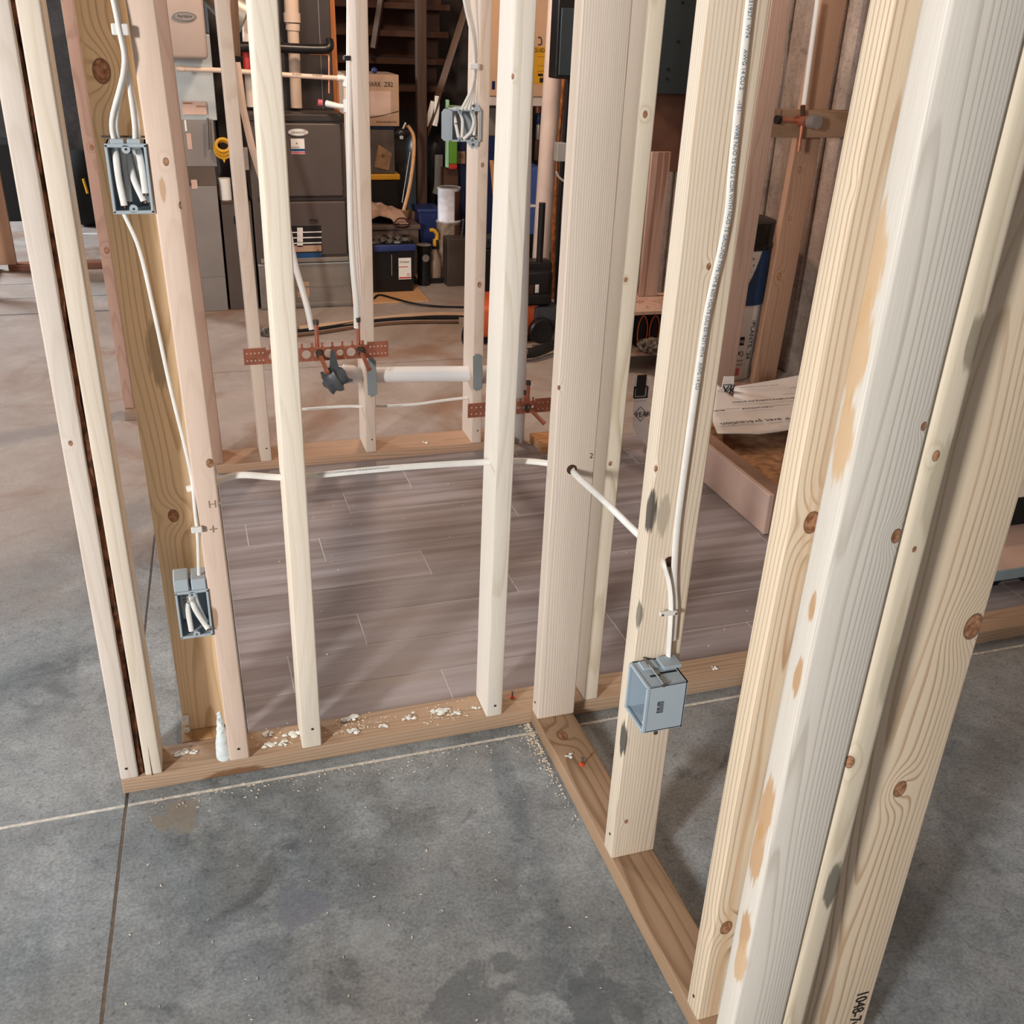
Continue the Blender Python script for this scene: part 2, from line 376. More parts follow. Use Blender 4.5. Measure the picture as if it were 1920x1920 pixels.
# front wall: double post at the left end
bA = board('wall_stud', 'pale stud at the far left end of the front wall, left of the bark-edged seam', .035, W4, 2.40, (-.897, 0, T),
      wood('w_s0', (226, 216, 204), (208, 194, 176), .02, .30, 330, knots=((.018, 0, .75, .004),), seed=1, contrast=.6), lean=(.004, 0))
nailmarks(bA, [(.014, 0, .028)])
bB = board('wall_stud', 'cream stud doubled against the leftmost stud, split at its foot', .0335, W4, 2.40, (-.8485, .0, T),
      wood('w_s0b', (228, 217, 200), (212, 196, 172), -.03, .12, 160, seed=2, contrast=.55, streak=None), lean=(-.0005, 0))
for zz, xo in ((.0, .010), (.0, .0125)): pass
lk = bmesh.new(); prism(lk, [(.012, 0), (.0142, 0), (.0131, .075)], 1, -.0004, .002)
link('split', lk, 'brown_dk', bB)
# the ragged bark left between the pair
bk = bmesh.new(); random.seed(3); N = 70; pr = None
for i in range(N+1):
    z = T+2.3*i/N; e = .0045+.0055*random.random(); x0 = -.8600+.0016*random.random(); y = .004+.010*random.random()
    cur = [bk.verts.new((x0-e*.4, .05, z)), bk.verts.new((x0-.001, y, z)), bk.verts.new((x0+e, y+.002, z)), bk.verts.new((x0+e+.002, .05, z))]
    if pr:
        for k in range(3): bk.faces.new((pr[k], pr[k+1], cur[k+1], cur[k]))
    pr = cur
o = link('bark_edge', bk, plain('bark', (104, 62, 38), .9, var=.7, sc=50, bump=.8), bB)
o.matrix_parent_inverse = Matrix.Translation((.8485, 0, -T))
# S1 .. S3
s1 = board('wall_stud', 'peach stud carrying two grey switch boxes, in front of the brown board', .041, W4, 2.40, (-.679, 0, T),
      wood('w_s1', (226, 204, 186), (212, 186, 164), .02, .35, 200, knots=((.010, 0, 1.212, .005), (.026, 0, 1.145, .005), (.026, 0, .69, .007)), seed=3, contrast=.4, stains=((.0, 0, 1.17, .006, (196, 160, 128)), (.002, 0, .36, .008, (160, 128, 102)))), lean=(-.008, 0), bow=(-.0045, 0))
nailmarks(s1, [(.020, 0, .03)])
s2 = board('wall_stud', 'narrow white-cream stud in mid bay, right of the stud with switch boxes', .042, W4, 2.40, (-.527, 0, T),
      wood('w_s2', (236, 227, 210), (216, 200, 174), .0, .16, 230, seed=5, contrast=.55), lean=(.004, 0))
nailmarks(s2, [(.024, 0, .05)])
s3 = board('wall_stud', 'pale stud left of the doubled corner, knot near its top', .038, W4, 2.40, (-.111, 0, T),
      wood('w_s3', (232, 226, 214), (208, 194, 168), .01, .13, 210, knots=((.012, 0, 1.347, .004),), seed=6, contrast=.6), lean=(.006, 0), bow=(.0022, 0))
nailmarks(s3, [(.02, 0, .03)])
s4b = board('wall_stud', 'knotty pale stud in the front wall just behind the corner stud', .033, W4, 2.40, (.131, 0, T),
      wood('w_s4b', (228, 218, 198), (192, 172, 140), .02, .07, 230, knots=((.022, 0, 1.29, .005), (.012, 0, .995, .004), (.013, 0, .61, .004)), seed=8, contrast=.8), lean=(.005, 0), bow=(.0015, 0))
# cross wall running toward the viewer
s4 = board('wall_stud', 'wide corner stud with a cable passing through a drilled hole', .090, T, 2.40, (0, -.038, T),
      wood('w_s4', (226, 214, 200), (180, 158, 134), -.02, .055, 300, knots=((.004, .0, .80, .004),), seed=9, contrast=.85, wob=.006), lean=(.0035, 0))
nailmarks(s4, [(.0, .02, .035)], 'x')
s5 = board('wall_stud', 'stud holding the blue-grey junction box, with a cable down its face', .0895, T, 2.40, (0, -.474, T),
      wood('w_s5', (228, 216, 196), (182, 156, 124), .13, .12, 260, knots=((.052, 0, 1.128, .004), (.003, 0, .818, .004), (.023, 0, .090, .004)), seed=10, contrast=.9, wob=.007,
           stains=((.003, .004, .742, .012, (30, 30, 34)), (.026, 0, .735, .012, (176, 166, 148)), (.002, .008, .285, .012, (42, 44, 46)), (.004, .003, .55, .008, (120, 116, 104)))), lean=(.0005, 0), bow=(.0028, 0))
nailmarks(s5, [(.0, .016, .05)], 'x')
s6 = board('wall_stud', 'first stud of the near post cluster, with a round knot and tan streaks', .089, T, 2.40, (0, -.8296, T),
      wood('w_s6', (228, 212, 186), (176, 140, 104), .035, -.02, 170, knots=((.036, 0, .898, .012), (.022, 0, .206, .011), (.002, .004, 1.29, .005)), seed=11, contrast=.95, wob=.010, streak=(216, 188, 152)), lean=(-.004, 0), bow=(.0095, 0))
nailmarks(s6, [(0, .02, .035)], 'x')
s7 = board('wall_stud', 'smooth whitish stud in the middle of the near post cluster', .088, T, 2.40, (-.043, -.968, .0),
      wood('w_s7', (222, 217, 206), (184, 176, 160), .02, .11, 400, knots=((.084, 0, .988, .007), (.086, 0, 1.114, .004)), seed=12, contrast=.8, wob=.006, stains=((0, .028, 1.27, .020, (206, 172, 130)), (0, .022, 1.19, .019, (206, 172, 130)), (0, .018, 1.10, .017, (206, 172, 130)), (0, .012, .905, .0075, (184, 144, 100)), (0, .012, .81, .009, (186, 146, 104)), (0, .020, .60, .016, (196, 156, 112)), (0, .020, .53, .015, (196, 156, 112)), (0, .014, .40, .012, (190, 150, 108)), (0, .010, .345, .013, (204, 170, 130)))), lean=(.002, 0), bow=(.003, 0), bev=.006)
s8 = board('wall_stud', 'round-edged waney stud with grey stains in the near post cluster', .040, W4, 2.40, (.0455, -.968, .0),
      wood('w_s8', (214, 203, 180), (178, 160, 130), .03, .05, 200, knots=((.022, 0, 1.079, .005), (.024, 0, .968, .003), (.006, 0, .673, .008)), seed=13, contrast=.7, stains=((.026, .0, .463, .013, (96, 92, 82)), (.036, .002, .80, .014, (184, 176, 152)), (.034, .002, 1.20, .010, (140, 130, 112)), (.036, .002, 1.04, .018, (184, 174, 150)))), lean=(.002, 0), bow=(.003, 0), bev=.011, seg=5)
s9 = board('wall_stud', 'wide brown-grained board at the right, inked number near its foot', .140, T, 2.40, (.100, -.928, .0),
      wood('w_s9', (222, 205, 178), (172, 138, 102), .06, .10, 260, knots=((.127, 0, .817, .015), (.082, 0, .566, .011)), seed=14, contrast=.9, wob=.012), lean=(.001, 0))
text('1048-7w', .030, 'ink', s9, loc=(.108, -.0008, .155), rot=(PI/2, PI/2, 0), name='inked_number', sx=.85)
for (tx, sz, lz, lx) in (('HK', .022, .60, .018), ('+', .03, .545, .014)):
    text(tx, sz, 'pencil', s1, loc=(lx-.004, -.0006, lz), rot=(PI/2, 0, 0), name='pencil_mark', ext=.0001)
text('2', .016, 'ink', s4, loc=(.079, -.0006, .645), rot=(PI/2, 0, 0), name='ink_mark', ext=.0001)

# bottom plates
PLc = dict(early=(196, 156, 118), late=(164, 118, 78))
def plate(label, x0, y0, length, along, w=W4, mat=None, z=0., **k):
    if along == 'x':   # local z -> +x ; local x -> -y... build with rotation
        o = board('bottom_plate', label, T, w, length, (x0, y0, z+T), mat, rot=(0, PI/2, 0), cat='lumber plate', **k)
    else:              # along -y or +y: local z -> +y
        o = board('bottom_plate', label, w, T, length, (x0, y0, z+T), mat, rot=(-PI/2, 0, 0), cat='lumber plate', **k)
    return o
plA = plate('treated bottom plate of the front wall, littered with foam crumbs', -.897, 0, 2.75, 'x',
      mat=wood('w_plA', (180, 154, 128), (140, 114, 88), -.05, .06, 150, seed=20, contrast=.7, wob=.016, stains=((.038, .0, .23, .02, (122, 84, 54)),)))
plB = plate('treated bottom plate of the cross wall running toward the viewer', 0, -1.25, 1.249, 'y',
      mat=wood('w_plB', (172, 144, 116), (126, 98, 72), .03, .13, 130, knots=((.036, 0, 1.145, .013),), seed=21, contrast=.8, wob=.012))
plC = plate('short treated plate stub under the brown board behind the front wall', -.775, .0895, 1.49, 'y',
      mat=wood('w_plC', (186, 150, 108), (140, 102, 66), .03, .10, 150, seed=22, contrast=.7))
plD = plate('wide treated bottom plate of the plumbing wall', -.634, 1.585, 1.094, 'x', w=W6,
      mat=wood('w_plD', (184, 152, 126), (128, 102, 76), -.04, .05, 110, seed=23, contrast=.8, wob=.02))
plE = plate('plate offcut right of the grey drain pipe under the copper bracket', .545, 1.500, .20, 'x', w=W6,
      mat=wood('w_plE', (196, 146, 100), (140, 98, 60), -.04, .05, 90, seed=24, contrast=.8, wob=.02))
plF = plate('short weathered plate under the lone stud behind the brown board', -.957, 2.20, .20, 'x', mat=wood('w_plF', (150, 128, 112), (110, 90, 78), -.04, .05, 110, seed=25))
brown = board('wall_stud', 'broad brown treated board behind the stud with switch boxes', .100, T, 2.36, (-.769, .127, T),
      wood('w_pt', (230, 204, 164), (176, 142, 100), .05, .11, 220, knots=((.036, 0, .53, .011), (.016, 0, 1.335, .015)), seed=30, contrast=.7, wob=.016, streak=(222, 188, 142),
           stains=((.045, 0, .86, .020, (162, 142, 112)),)), lean=(-.008, 0))
d0 = board('wall_stud', 'rosy end stud of the plumbing wall beside the brown board', T, W6, 2.40, (-.645, 1.60, T), wood('w_d0', (178, 148, 130), (150, 118, 102), .02, .3, 180, seed=31, contrast=.5), lean=(-.018, 0))
ds = []
for i, (x, ln, lb, kn) in enumerate(((-.480, (-.011, 0), 'pink-tinted stud under the left end of the copper bracket', ()), (-.105, (.008, 0), 'pink-tinted stud in front of the furnace door edge, crossed by the white drain pipe', ()),
                                 (.295, (.002, 0), 'stud carrying the double gang box and white cable bundle', ((.018, 0, .60, .008), (.02, 0, 1.0, .006))))):
    o = board('wall_stud', lb, T, W6, 2.40, (x, 1.585, T), wood('w_d%d' % i, (216, 199, 182), (192, 170, 150), .02, .28, 200, seed=32+i, contrast=.5, knots=kn), lean=ln)
    nailmarks(o, [(.022, 0, .05)]); ds.append(o)
board('wall_stud', 'narrow stud showing just right of the grey drain pipe', T, W6, 2.40, (.700, 1.585, T), wood('w_d4', PINK['early'], PINK['late'], .02, .28, 200, seed=37))
board('wall_stud', 'reddish lone stud between the twin left posts and the brown board', T, W4, 2.40, (-.955, 2.235, T), wood('w_f', (182, 150, 134), (146, 114, 100), .02, .2, 200, seed=38, contrast=.6, knots=((.02, 0, .62, .009), (.02, 0, .98, .008))), lean=(-.007, 0))
# framing by the foundation wall
board('wall_stud', 'rosy stud behind the cable-bearing stud, left of the white pail', .088, T, 2.40, (1.552, 2.0, .0), wood('w_r1', (190, 162, 146), (162, 132, 116), .02, .1, 130, seed=39, contrast=.5), lean=(.012, 0))
ws = board('wall_stud', 'knot-speckled stud against the concrete foundation wall', .117, T, 2.40, (1.786, 2.07, .0), wood('w_r2', (168, 134, 110), (136, 102, 80), .02, .1, 120, seed=40, contrast=.6, knots=((.05, 0, .5, .012), (.07, 0, .95, .010), (.04, 0, 1.25, .009), (.06, 0, .75, .008))), lean=(.030, 0))
# second frame far left
fr = wood('w_l', (198, 160, 132), (168, 128, 104), .02, .1, 150, seed=41)
board('wall_stud', 'stud of the framed opening at the far left edge', .15, T, 2.4, (-1.80, 4.93, T), fr)
board('wall_stud', 'second stud at the far left edge, nearer than its neighbour', T, W4, 2.4, (-1.86, 4.30, T), fr, lean=(-.01, 0))
plate('plate of the far left frame running toward the viewer', -1.86, 3.9, 1.1, 'y', mat=fr)
plate('long reddish sill lying across the floor behind the twin left posts', -1.70, 4.93, 1.3, 'x', mat=wood('w_sill', (140, 96, 76), (110, 72, 56), .02, .1, 150, seed=42))


# ================================================================== BOXES, CABLES
def cable(name, label, pts, nrm, k=6, wide=.0052, thin=.0028, text_at=None, txt='', group=None, parent=None, tsz=.0042):
    P = spline(pts, k); bm = tube(bmesh.new(), P, 0, 12, flat=(wide, thin, Vector(nrm).cross((P[1]-P[0]).normalized())))
    o = link(name, bm, 'nm', parent, smooth=True)
    if parent is None: tag(o, label, 'cable', group)
    if txt:
        text(txt, tsz, 'nm_text', o, name='printed_text', ext=.0001, along=([p+Vector(nrm)*(thin+.0003)-Vector(nrm).cross((P[1]-P[0]).normalized())*tsz*.35 for p in P], Vector(nrm), text_at))
    return o
PRT = 'E519271 W74   AWG 14 CU 2 CDR WITH GROUND TYPE NM-B 600 VOLTS (UL)  E519271 W74   AWG 14 CU 2 CDR WITH GROUND TYPE NM-B 600 VOLTS'

def device_box(name, label, w, h, d, loc, ears=True):
    """open-fronted plastic device box: local x width, z height, opening faces -y"""
    t = thing(name, label, 'electrical box', loc)
    bm = bmesh.new(); th = .0025
    bx(bm, 0, w, d-th, d, 0, h); bx(bm, 0, th, 0, d, 0, h); bx(bm, w-th, w, 0, d, 0, h); bx(bm, 0, w, 0, d, 0, th); bx(bm, 0, w, 0, d, h-th, h)
    link('shell', bm, 'box_grey', t)
    rm = bmesh.new(); e = .0045
    for a in ((-.0015, w+.0015, h-e, h+.001), (-.0015, w+.0015, -.001, e), (-.0015, e-.0015, 0, h), (w-e+.0015, w+.0015, 0, h)):
        bx(rm, a[0], a[1], -.002, .003, a[2], a[3], .001, 1)
    link('rim', rm, 'box_grey', t)
    for zc in (h-.007, .007):
        for xc in ([w/2] if w < .08 else [w*.28, w*.72]):
            m = bmesh.new(); lathe(m, [(.0065, -.002), (.0065, .006)], seg=16); lathe(m, [(.0018, -.0026), (.0018, .0)], seg=8, mi=1)
            link('screw_boss', m, ['box_grey', 'black_m'], t, loc=(xc, 0, zc), rot=(-PI/2, 0, 0))
    c = bmesh.new()
    for xc in ([w*.3, w*.72] if w < .08 else [w*.25, w*.55]):
        bx(c, xc-.010, xc+.010, .004, .022, h-.001, h+.007, .001, 1)
        bx(c, xc-.004, xc+.004, .020, d-.006, h+.001, h+.003)
    link('cable_clamp', c, 'box_grey', t)
    n = tube(bmesh.new(), [(-.006, d*.45, h+.008), (w+.016, d*.45, h+.008)], .0017, 8)
    link('nail', n, 'zinc', t)
    return t
def ends(box, items):
    for pts in items: 
        P = spline(pts, 5); o = link('cable_end', tube(bmesh.new(), P, 0, 10, flat=(.0052, .003, (1, 0, 0))), 'nm', box, smooth=True)
        tip = bmesh.new(); d = (P[-1]-P[-2]).normalized()
        for q, mm in ((-.003, 0), (0, 1), (.003, 0)): tube(tip, [P[-1]+Vector((q, 0, 0)), P[-1]+Vector((q, 0, 0))+d*.004], .001, 6, mi=mm)
        link('wire_tip', tip, ['black', 'copper'], o)
b1 = device_box('switch_box', 'single gang grey box high on the peach stud, stuffed with cable ends', .0585, .104, .072, (-.7555, -.002, 1.172))
ends(b1, [[(.012, .03, .100), (.013, .006, .085), (.013, .004, .05), (.016, .002, .012)], [(.022, .040, .100), (.024, .03, .06), (.023, .026, .014)],
          [(.030, .036, .085), (.035, .016, .05), (.046, .006, .018)], [(.046, .03, .100), (.049, .010, .07), (.050, .004, .03)], [(.040, .04, .1), (.044, .03, .06), (.053, .014, .014)]])
b2 = device_box('outlet_box', 'single gang grey box low on the peach stud with HK written on a cable', .0585, .104, .072, (-.742, -.002, .362))
ends(b2, [[(.012, .045, .100), (.010, .03, .07), (.012, .026, .03)], [(.020, .03, .098), (.018, .012, .06), (.020, .004, .012)],
          [(.026, .03, .098), (.030, .008, .065), (.046, .002, .026), (.052, -.006, .018)], [(.032, .03, .098), (.036, .014, .065), (.048, .008, .024)]])
text('HK', .016, 'ink', b2, loc=(.011, -.0005, .098), rot=(PI/2, PI/2, 0), name='ink_letters')
bm = bmesh.new(); bx(bm, -.002, .026, .0, .05, .1045, .13, .002, 1); bx(bm, .030, .058, .0, .05, .1045, .128, .002, 1)
link('clamp_block', bm, 'box_grey', b2)
b3 = device_box('double_gang_box', 'double gang grey box on the plumbing wall stud, crammed with cables', .098, .096, .07, (.2045, 1.574, 1.113))
bm = prism(bmesh.new(), [(-.030, .008), (-.022, .0), (-.001, .0), (-.001, .097), (-.022, .097), (-.030, .086)], 1, .010, .013); link('side_flange', bm, 'box_grey', b3)
bm = prism(bmesh.new(), [(.050, .0965), (.072, .118), (.082, .116), (.098, .0965)], 1, -.001, .0015); link('bracket', bm, 'box_grey', b3); bm = bmesh.new(); prism(bm, [(.050, -.0005), (.070, -.024), (.090, -.014), (.092, -.0005)], 1, -.001, .0015)
link('bracket', bm, 'box_grey', b3)
for z in (.108, -.010):
    m = lathe(bmesh.new(), [(.0045, 0), (.0045, .003)], seg=12); link('screw', m, 'zinc', b3, loc=(.072, -.001, z), rot=(PI/2, 0, 0))
ends(b3, [[(.014, .03, .09), (.014, .012, .07), (.016, .006, .055)], [(.014, .012, .062), (.018, .004, .040), (.024, .002, .012)], [(.034, .03, .09), (.038, .006, .06), (.036, .004, .012)],
          [(.072, .03, .09), (.076, .006, .06), (.066, .002, .03), (.040, .0, .006)], [(.082, .03, .09), (.080, .01, .06), (.078, .006, .018)]])

# near blue-grey box on the cross wall: open to the left
t = thing('junction_box', 'blue-grey single gang box nailed to the cross wall stud, open toward the left', 'electrical box', (-.006, -.5505, .403))
t.rotation_euler = (0, 0, 0)
bm = bmesh.new(); wq, dq, hq = .072, .074, .094       # local x depth (opening at x=0), y thickness of the box
bx(bm, wq-.0025, wq, 0, dq, 0, hq); bx(bm, 0, wq, 0, .0025, 0, hq, .0008, 1); bx(bm, 0, wq, dq-.0025, dq, 0, hq); bx(bm, 0, wq, 0, dq, 0, .0025); bx(bm, 0, wq, 0, dq, hq-.0025, hq)
bmb = plain('box_blue_grey', (166, 182, 194), .5, var=.03)
link('shell', bm, bmb, t)
bm = bmesh.new()
for a in ((0, dq, hq-.004, hq+.001), (0, dq, -.001, .004), (-.001, .004, 0, hq), (dq-.003, dq+.001, 0, hq)): bx(bm, -.002, .004, a[0], a[1], a[2], a[3], .001, 1)
link('rim', bm, bmb, t)
bm = bmesh.new(); bx(bm, .046, .080, .038, .070, hq, hq+.006, .001, 1); bx(bm, .012, .040, .046, .070, hq-.001, hq+.003, .001, 1); link('cable_clamp', bm, bmb, t)
bm = bmesh.new(); bx(bm, .016, .034, .026, .030, hq-.0005, hq+.0008); bx(bm, .036, .066, .030, .034, hq-.0005, hq+.0008); link('slot', bm, 'black_m', t)
for z, yy in ((hq+.004, -.004), (-.007, .004)):
    n = tube(bmesh.new(), [(.026, yy, z), (.026, .086, z)], .0021, 10); lathe(n, [(.0042, 0), (.0042, .0015)], 0, 0, 12); bmesh.ops.translate(n, verts=n.verts[-24:], vec=(.026, 0, 0))
    for v in n.verts[-24:]: v.co = Vector((v.co.x, yy-.001+v.co.z, z+v.co.y))
    link('nail', n, 'zinc', t)
text('|||||||||', .008, 'ink', t, loc=(.026, -.0008, .062), rot=(PI/2, PI/2, 0), name='stamped_code', sx=1.3); text('NO. 9318', .0052, 'ink', t, loc=(.020, -.0008, .062), rot=(PI/2, PI/2, 0), name='stamped_code', sx=1.1)
P = spline([(.03, .03, .09), (.02, .02, .06), (.010, .012, .02), (.004, .008, .012)], 5)
link('cable_end', tube(bmesh.new(), P, 0, 10, flat=(.0052, .003, (1, 0, 0))), 'nm', t, smooth=True)

V = Vector
# cables into the upper switch box
for i, (xt, xb, yb) in enumerate(((.0, .012, .02), (.003, .018, .03), (.010, .040, .02), (.012, .045, .03))):
    cable('power_cable', ['outer left cable dropping into the high switch box', 'inner left cable dropping into the high switch box', 'inner right cable entering the high switch box beside the peach stud', 'outermost right cable entering the high switch box, against the peach stud'][i],
          [V((-.740+xt*.6, -.014+.0075*i, 1.75)), V((-.728+xt*.5, -.014+.0075*i, 1.60)), V((-.7135+xt*.25, -.016+.0065*i, 1.44)), V((-.7135+xt*.35, -.014+.0065*i, 1.385)), V((-.7555+.006+xb*1.0-.004*(i < 2), .0+yb*.4, 1.31)), V((-.7555+xb+.002, yb*.7, 1.268))], (0, -1, 0), wide=.0035, group='cables feeding the high switch box')
bm = box(-.012, .012, -.004, .004, -.008, .008, .002, 2)
o = link('cable_staple', bm, 'white_pl', loc=(-.712, -.012, 1.437)); tag(o, 'white staple holding the cables above the high switch box', 'cable staple')
cl = [(232, 400, .03), (262, 470, .028), (290, 590, .02), (318, 720, .014), (345, 830, .008), (360, 900, .006), (366, 960, .0), (371, 1010, .0), (373, 1078, .012)]
cable('power_cable', 'cable running from the high switch box down to the low outlet box', [PY(x, y, Y) for x, y, Y in cl], (0, -1, 0), wide=.0034, thin=.0024)
o = link('cable_staple', box(-.010, .010, -.004, .004, -.006, .006, .002, 2), 'white_pl', loc=PY(369, 993, -.006)); tag(o, 'white staple on the cable just above the low outlet box', 'cable staple')
# horizontal run through the front wall
cable('power_cable', 'long printed cable threading the front wall studs from side to side', [V((-.70, .045, .66)), V((-.646, .045, .671)), V((-.60, .045, .679)), V((-.53, .045, .667)), V((-.47, .045, .664)), V((-.30, .045, .664)), V((-.09, .045, .657)), V((-.03, .040, .654)), V((.018, .012, .655)), V((.044, -.030, .661)), V((.042, -.060, .660)), V((.045, -.20, .668)), V((.040, -.34, .680)), V((.040, -.44, .688))],
      (0, -.8, .6), wide=.0064, thin=.0036)
PT0 = [V((-.46, .0405, .6665)), V((-.30, .0405, .6665)), V((-.12, .0405, .6605))]
tx = text(PRT[12:70], .0046, 'nm_text', None, name='printed_text', ext=.0001, along=([p+V((0, -.0040, .0016)) for p in PT0], V((0, -.94, .34)), 0.)); tx.parent = bpy.data.objects['power_cable.005'] if 'power_cable.005' in bpy.data.objects else None
# cable hole rims
def hole(x, y, z, r, par, off):
    m = lathe(bmesh.new(), [(r, 0), (r, .0012)], seg=20); o = link('drilled_hole', m, 'brown_dk', par, loc=(x-off[0], y-off[1], z-off[2]), rot=(PI/2, 0, 0)); return o
hole(.042, -.0385, .662, .0105, s4, (0, -.038, T)); hole(.046, -.4745, .686, .0095, s5, (0, -.474, T))
# cables on the face of the box-bearing stud
main = [(1412, -40, 1), (1405, 10, 1), (1394, 110, 1), (1383, 210, 1), (1372, 320, 1), (1366, 395, 1), (1352, 470, 1), (1336, 540, 1), (1322, 610, 1), (1306, 720, 1), (1292, 820, 1), (1277, 930, 1), (1268, 1010, 1), (1264, 1090, 1), (1266, 1140, 1), (1262, 1200, 1)]
cable('power_cable', 'long white printed cable stapled down the box-bearing stud', [PY(x, y, -.4785) for x, y, _ in main], (0, -1, 0), wide=.0062, thin=.0032, txt='E519271  W74      AWG 14 CU 2      -151-      WIRE NUO TS CU 2 CDR WITH NUO TS GROUND TYPE NM-B 600 VOLTS (UL) E519271 W74    AWG 14 CU', text_at=.02, tsz=.0078)
cable('power_cable', 'short looped cable leaving the drilled hole toward the blue-grey box', [V((.040, -.47, .684))]+[PY(x, y, -.482) for x, y in ((1246, 1062), (1254, 1090), (1258, 1130), (1256, 1180), (1253, 1228))]+[PY(1251, 1262, -.497)], (0, -1, 0), wide=.006, thin=.0034)
st = link('cable_staple', box(-.016, .016, -.003, .004, -.004, .004, .002, 2), 'white_pl', loc=PY(1253, 1150, -.488), rot=(0, .05, 0)); tag(st, 'white cable staple just above the blue-grey box', 'cable staple')
for xx in (-.0125, .0125): link('staple_nail', lathe(bmesh.new(), [(.0018, 0), (.0018, .002)], seg=8), 'zinc', st, loc=(xx, -.003, 0), rot=(PI/2, 0, 0))

# ---- plumbing wall cables and fittings
for i in range(5):
    x0 = 866+i*3; P = [(x0-2+i, -40), (872+i*2, 10), (885+i*1.5, 70), (889+i, 120), (884+i*1.4, 165), (865+i*7, 206)]
    cable('power_cable', ['leftmost', 'second from left', 'middle', 'second from right', 'rightmost'][i]+' cable of the bundle entering the double gang box', [PY(x, y, 1.566+.003*i) for x, y in P], (0, -1, 0), wide=.0048, group='cable bundle above the double gang box')
o = link('cable_staple', box(-.014, .014, -.005, .004, -.009, .009, .003, 2), 'white_pl', loc=PY(888, 124, 1.560)); tag(o, 'white staple gripping the bundle above the double gang box', 'cable staple')
cable('power_cable', 'thin cable running low through the plumbing wall, left bay', [PY(560, 768, 1.66), PY(600, 765, 1.66), PY(650, 762, 1.66), PY(692, 763, 1.66)], (0, -1, 0), wide=.0055, txt='GROUND TYPE NM-B 600 VOLTS (UL)', text_at=.03)
cable('power_cable', 'thin cable running low through the plumbing wall, right bay', [PY(700, 761, 1.66), PY(730, 761, 1.66), PY(780, 758, 1.66), PY(830, 751, 1.655), PY(890, 744, 1.65)], (0, -1, 0), wide=.0055, txt='AWG 14 CU 2 CDR WITH GROUND', text_at=.04)
for (x, y, wl) in ((697, 708, 'left'), (895, 698, 'right')):
    c = PY(x, y, 1.585); t = thing('nail_plate', 'grey steel nail plate over the white drain pipe, '+wl+' of the two', 'nail plate', (c.x, 1.5845, c.z), (0, -.02, 0))
    bm = bx(bmesh.new(), -.017, .017, -.0025, -.0003, -.064, .064, .0008, 1); link('plate', bm, 'nail', t)
    for zz in (.066, -.066):
        link('prong', box(-.009, -.001, -.003, .0, zz-.004, zz+.004), 'nail', t); link('prong', box(.003, .009, -.003, .0, zz-.003, zz+.003), 'nail', t)
def bracket(name, label, x0, x1, z0, z1, yy, zoff=0.):
    t = thing(name, label, 'pipe bracket', (x0, yy, z0)); L = x1-x0; H = z1-z0
    bm = bmesh.new(); th = .0012; q = .15*L if L > .4 else .10
    # solid ends with punched nail holes and a middle strip with big holes, built as a grid with holes left out
    def strip(a, b, holes):
        # polygon plate with round holes: fan between hole circle and its cell
        for (u0, u1, r) in holes:
            cx, cz = (u0+u1)/2, H*.44; n = 20
            for k in range(n):
                a0, a1 = 2*PI*k/n, 2*PI*(k+1)/n
                def edge(an):
                    dx, dz = math.cos(an), math.sin(an); s = min(((u1-u0)/2)/max(abs(dx), 1e-6), (H*.44 if dz < 0 else H*.36)/max(abs(dz), 1e-6)); return cx+dx*s, cz+dz*s
                p = [(cx+r*math.cos(a0), cz+r*math.sin(a0)), edge(a0), edge(a1), (cx+r*math.cos(a1), cz+r*math.sin(a1))]
                f = [bm.verts.new((u, -.0005, v)) for u, v in p]; g = [bm.verts.new((u, -th-.0005, v)) for u, v in p]
                bm.faces.new(f); bm.faces.new(g[::-1])
                bm.faces.new((f[3], f[0], g[0], g[3])); bm.faces.new((f[1], f[2], g[2], g[1]))
    n = 9; cw = (L-2*q)/n
    strip(q, L-q, [(q+i*cw, q+(i+1)*cw, min(cw, H)*(.40 if i % 2 else .30)) for i in range(n)])
    bx(bm, 0, q, -th-.0005, -.0005, 0, H); bx(bm, L-q, L, -th-.0005, -.0005, 0, H)
    bx(bm, q, L-q, -.010, -.0005, H*.78, H*.84)                       # folded top lip
    link('strap', bm, 'copper', t)
    tw = bmesh.new(); m = 10
    for i in range(m): 
        u = q+(L-2*q)*(i+.5)/m; prism(tw, [(u-.010, H*.80), (u-.003, H*.90), (u-.004, H*1.12), (u+.004, H*1.12), (u+.003, H*.90), (u+.010, H*.80)], 1, -th-.0005, -.0005)
    link('crown', tw, 'copper', t)
    for s in (0, L-q):
        hb = bmesh.new()
        for i in range(5):
            for k in range(2): lathe(hb, [(.0030, 0), (.0030, .0006)], s+q*(i+.8)/5.6, -(H*.25+k*H*.45), 10)
        for v in hb.verts: v.co = Vector((v.co.x, -th-.0008-v.co.z, -v.co.y))
        link('punched_holes', hb, 'carton_p', t)
    return t
def stub(par, x, z, label=None, up=True, off=(.018, -.07, -.055)):
    bm = tube(bmesh.new(), spline([(x, .02, z+(.10 if up else .05)), (x, .02, z+.01), (x, .012, z), (x+off[0]*.3, off[1]*.3, z+off[2]*.3), (x+off[0], off[1], z+off[2])], 5), .0075, 14)
    o = link('copper_stub', bm, 'copper', par, smooth=True)
    link('solder_joint', tube(bmesh.new(), [(x+.001, -.002, z-.003), (x+.004, -.014, z-.012)], .013, 12), 'solder', o, smooth=True)
    link('capped_tip', tube(bmesh.new(), [(x+off[0]*.96, off[1]*.96, z+off[2]*.96), (x+off[0]*1.03, off[1]*1.03, z+off[2]*1.03)], .0088, 14), 'copper', o, smooth=True)
    link('crimp_ring', tube(bmesh.new(), [(x, .02, z+(.088 if up else .040)), (x, .02, z+(.104 if up else .054))], .0095, 14), 'solder', o, smooth=True)
    return o
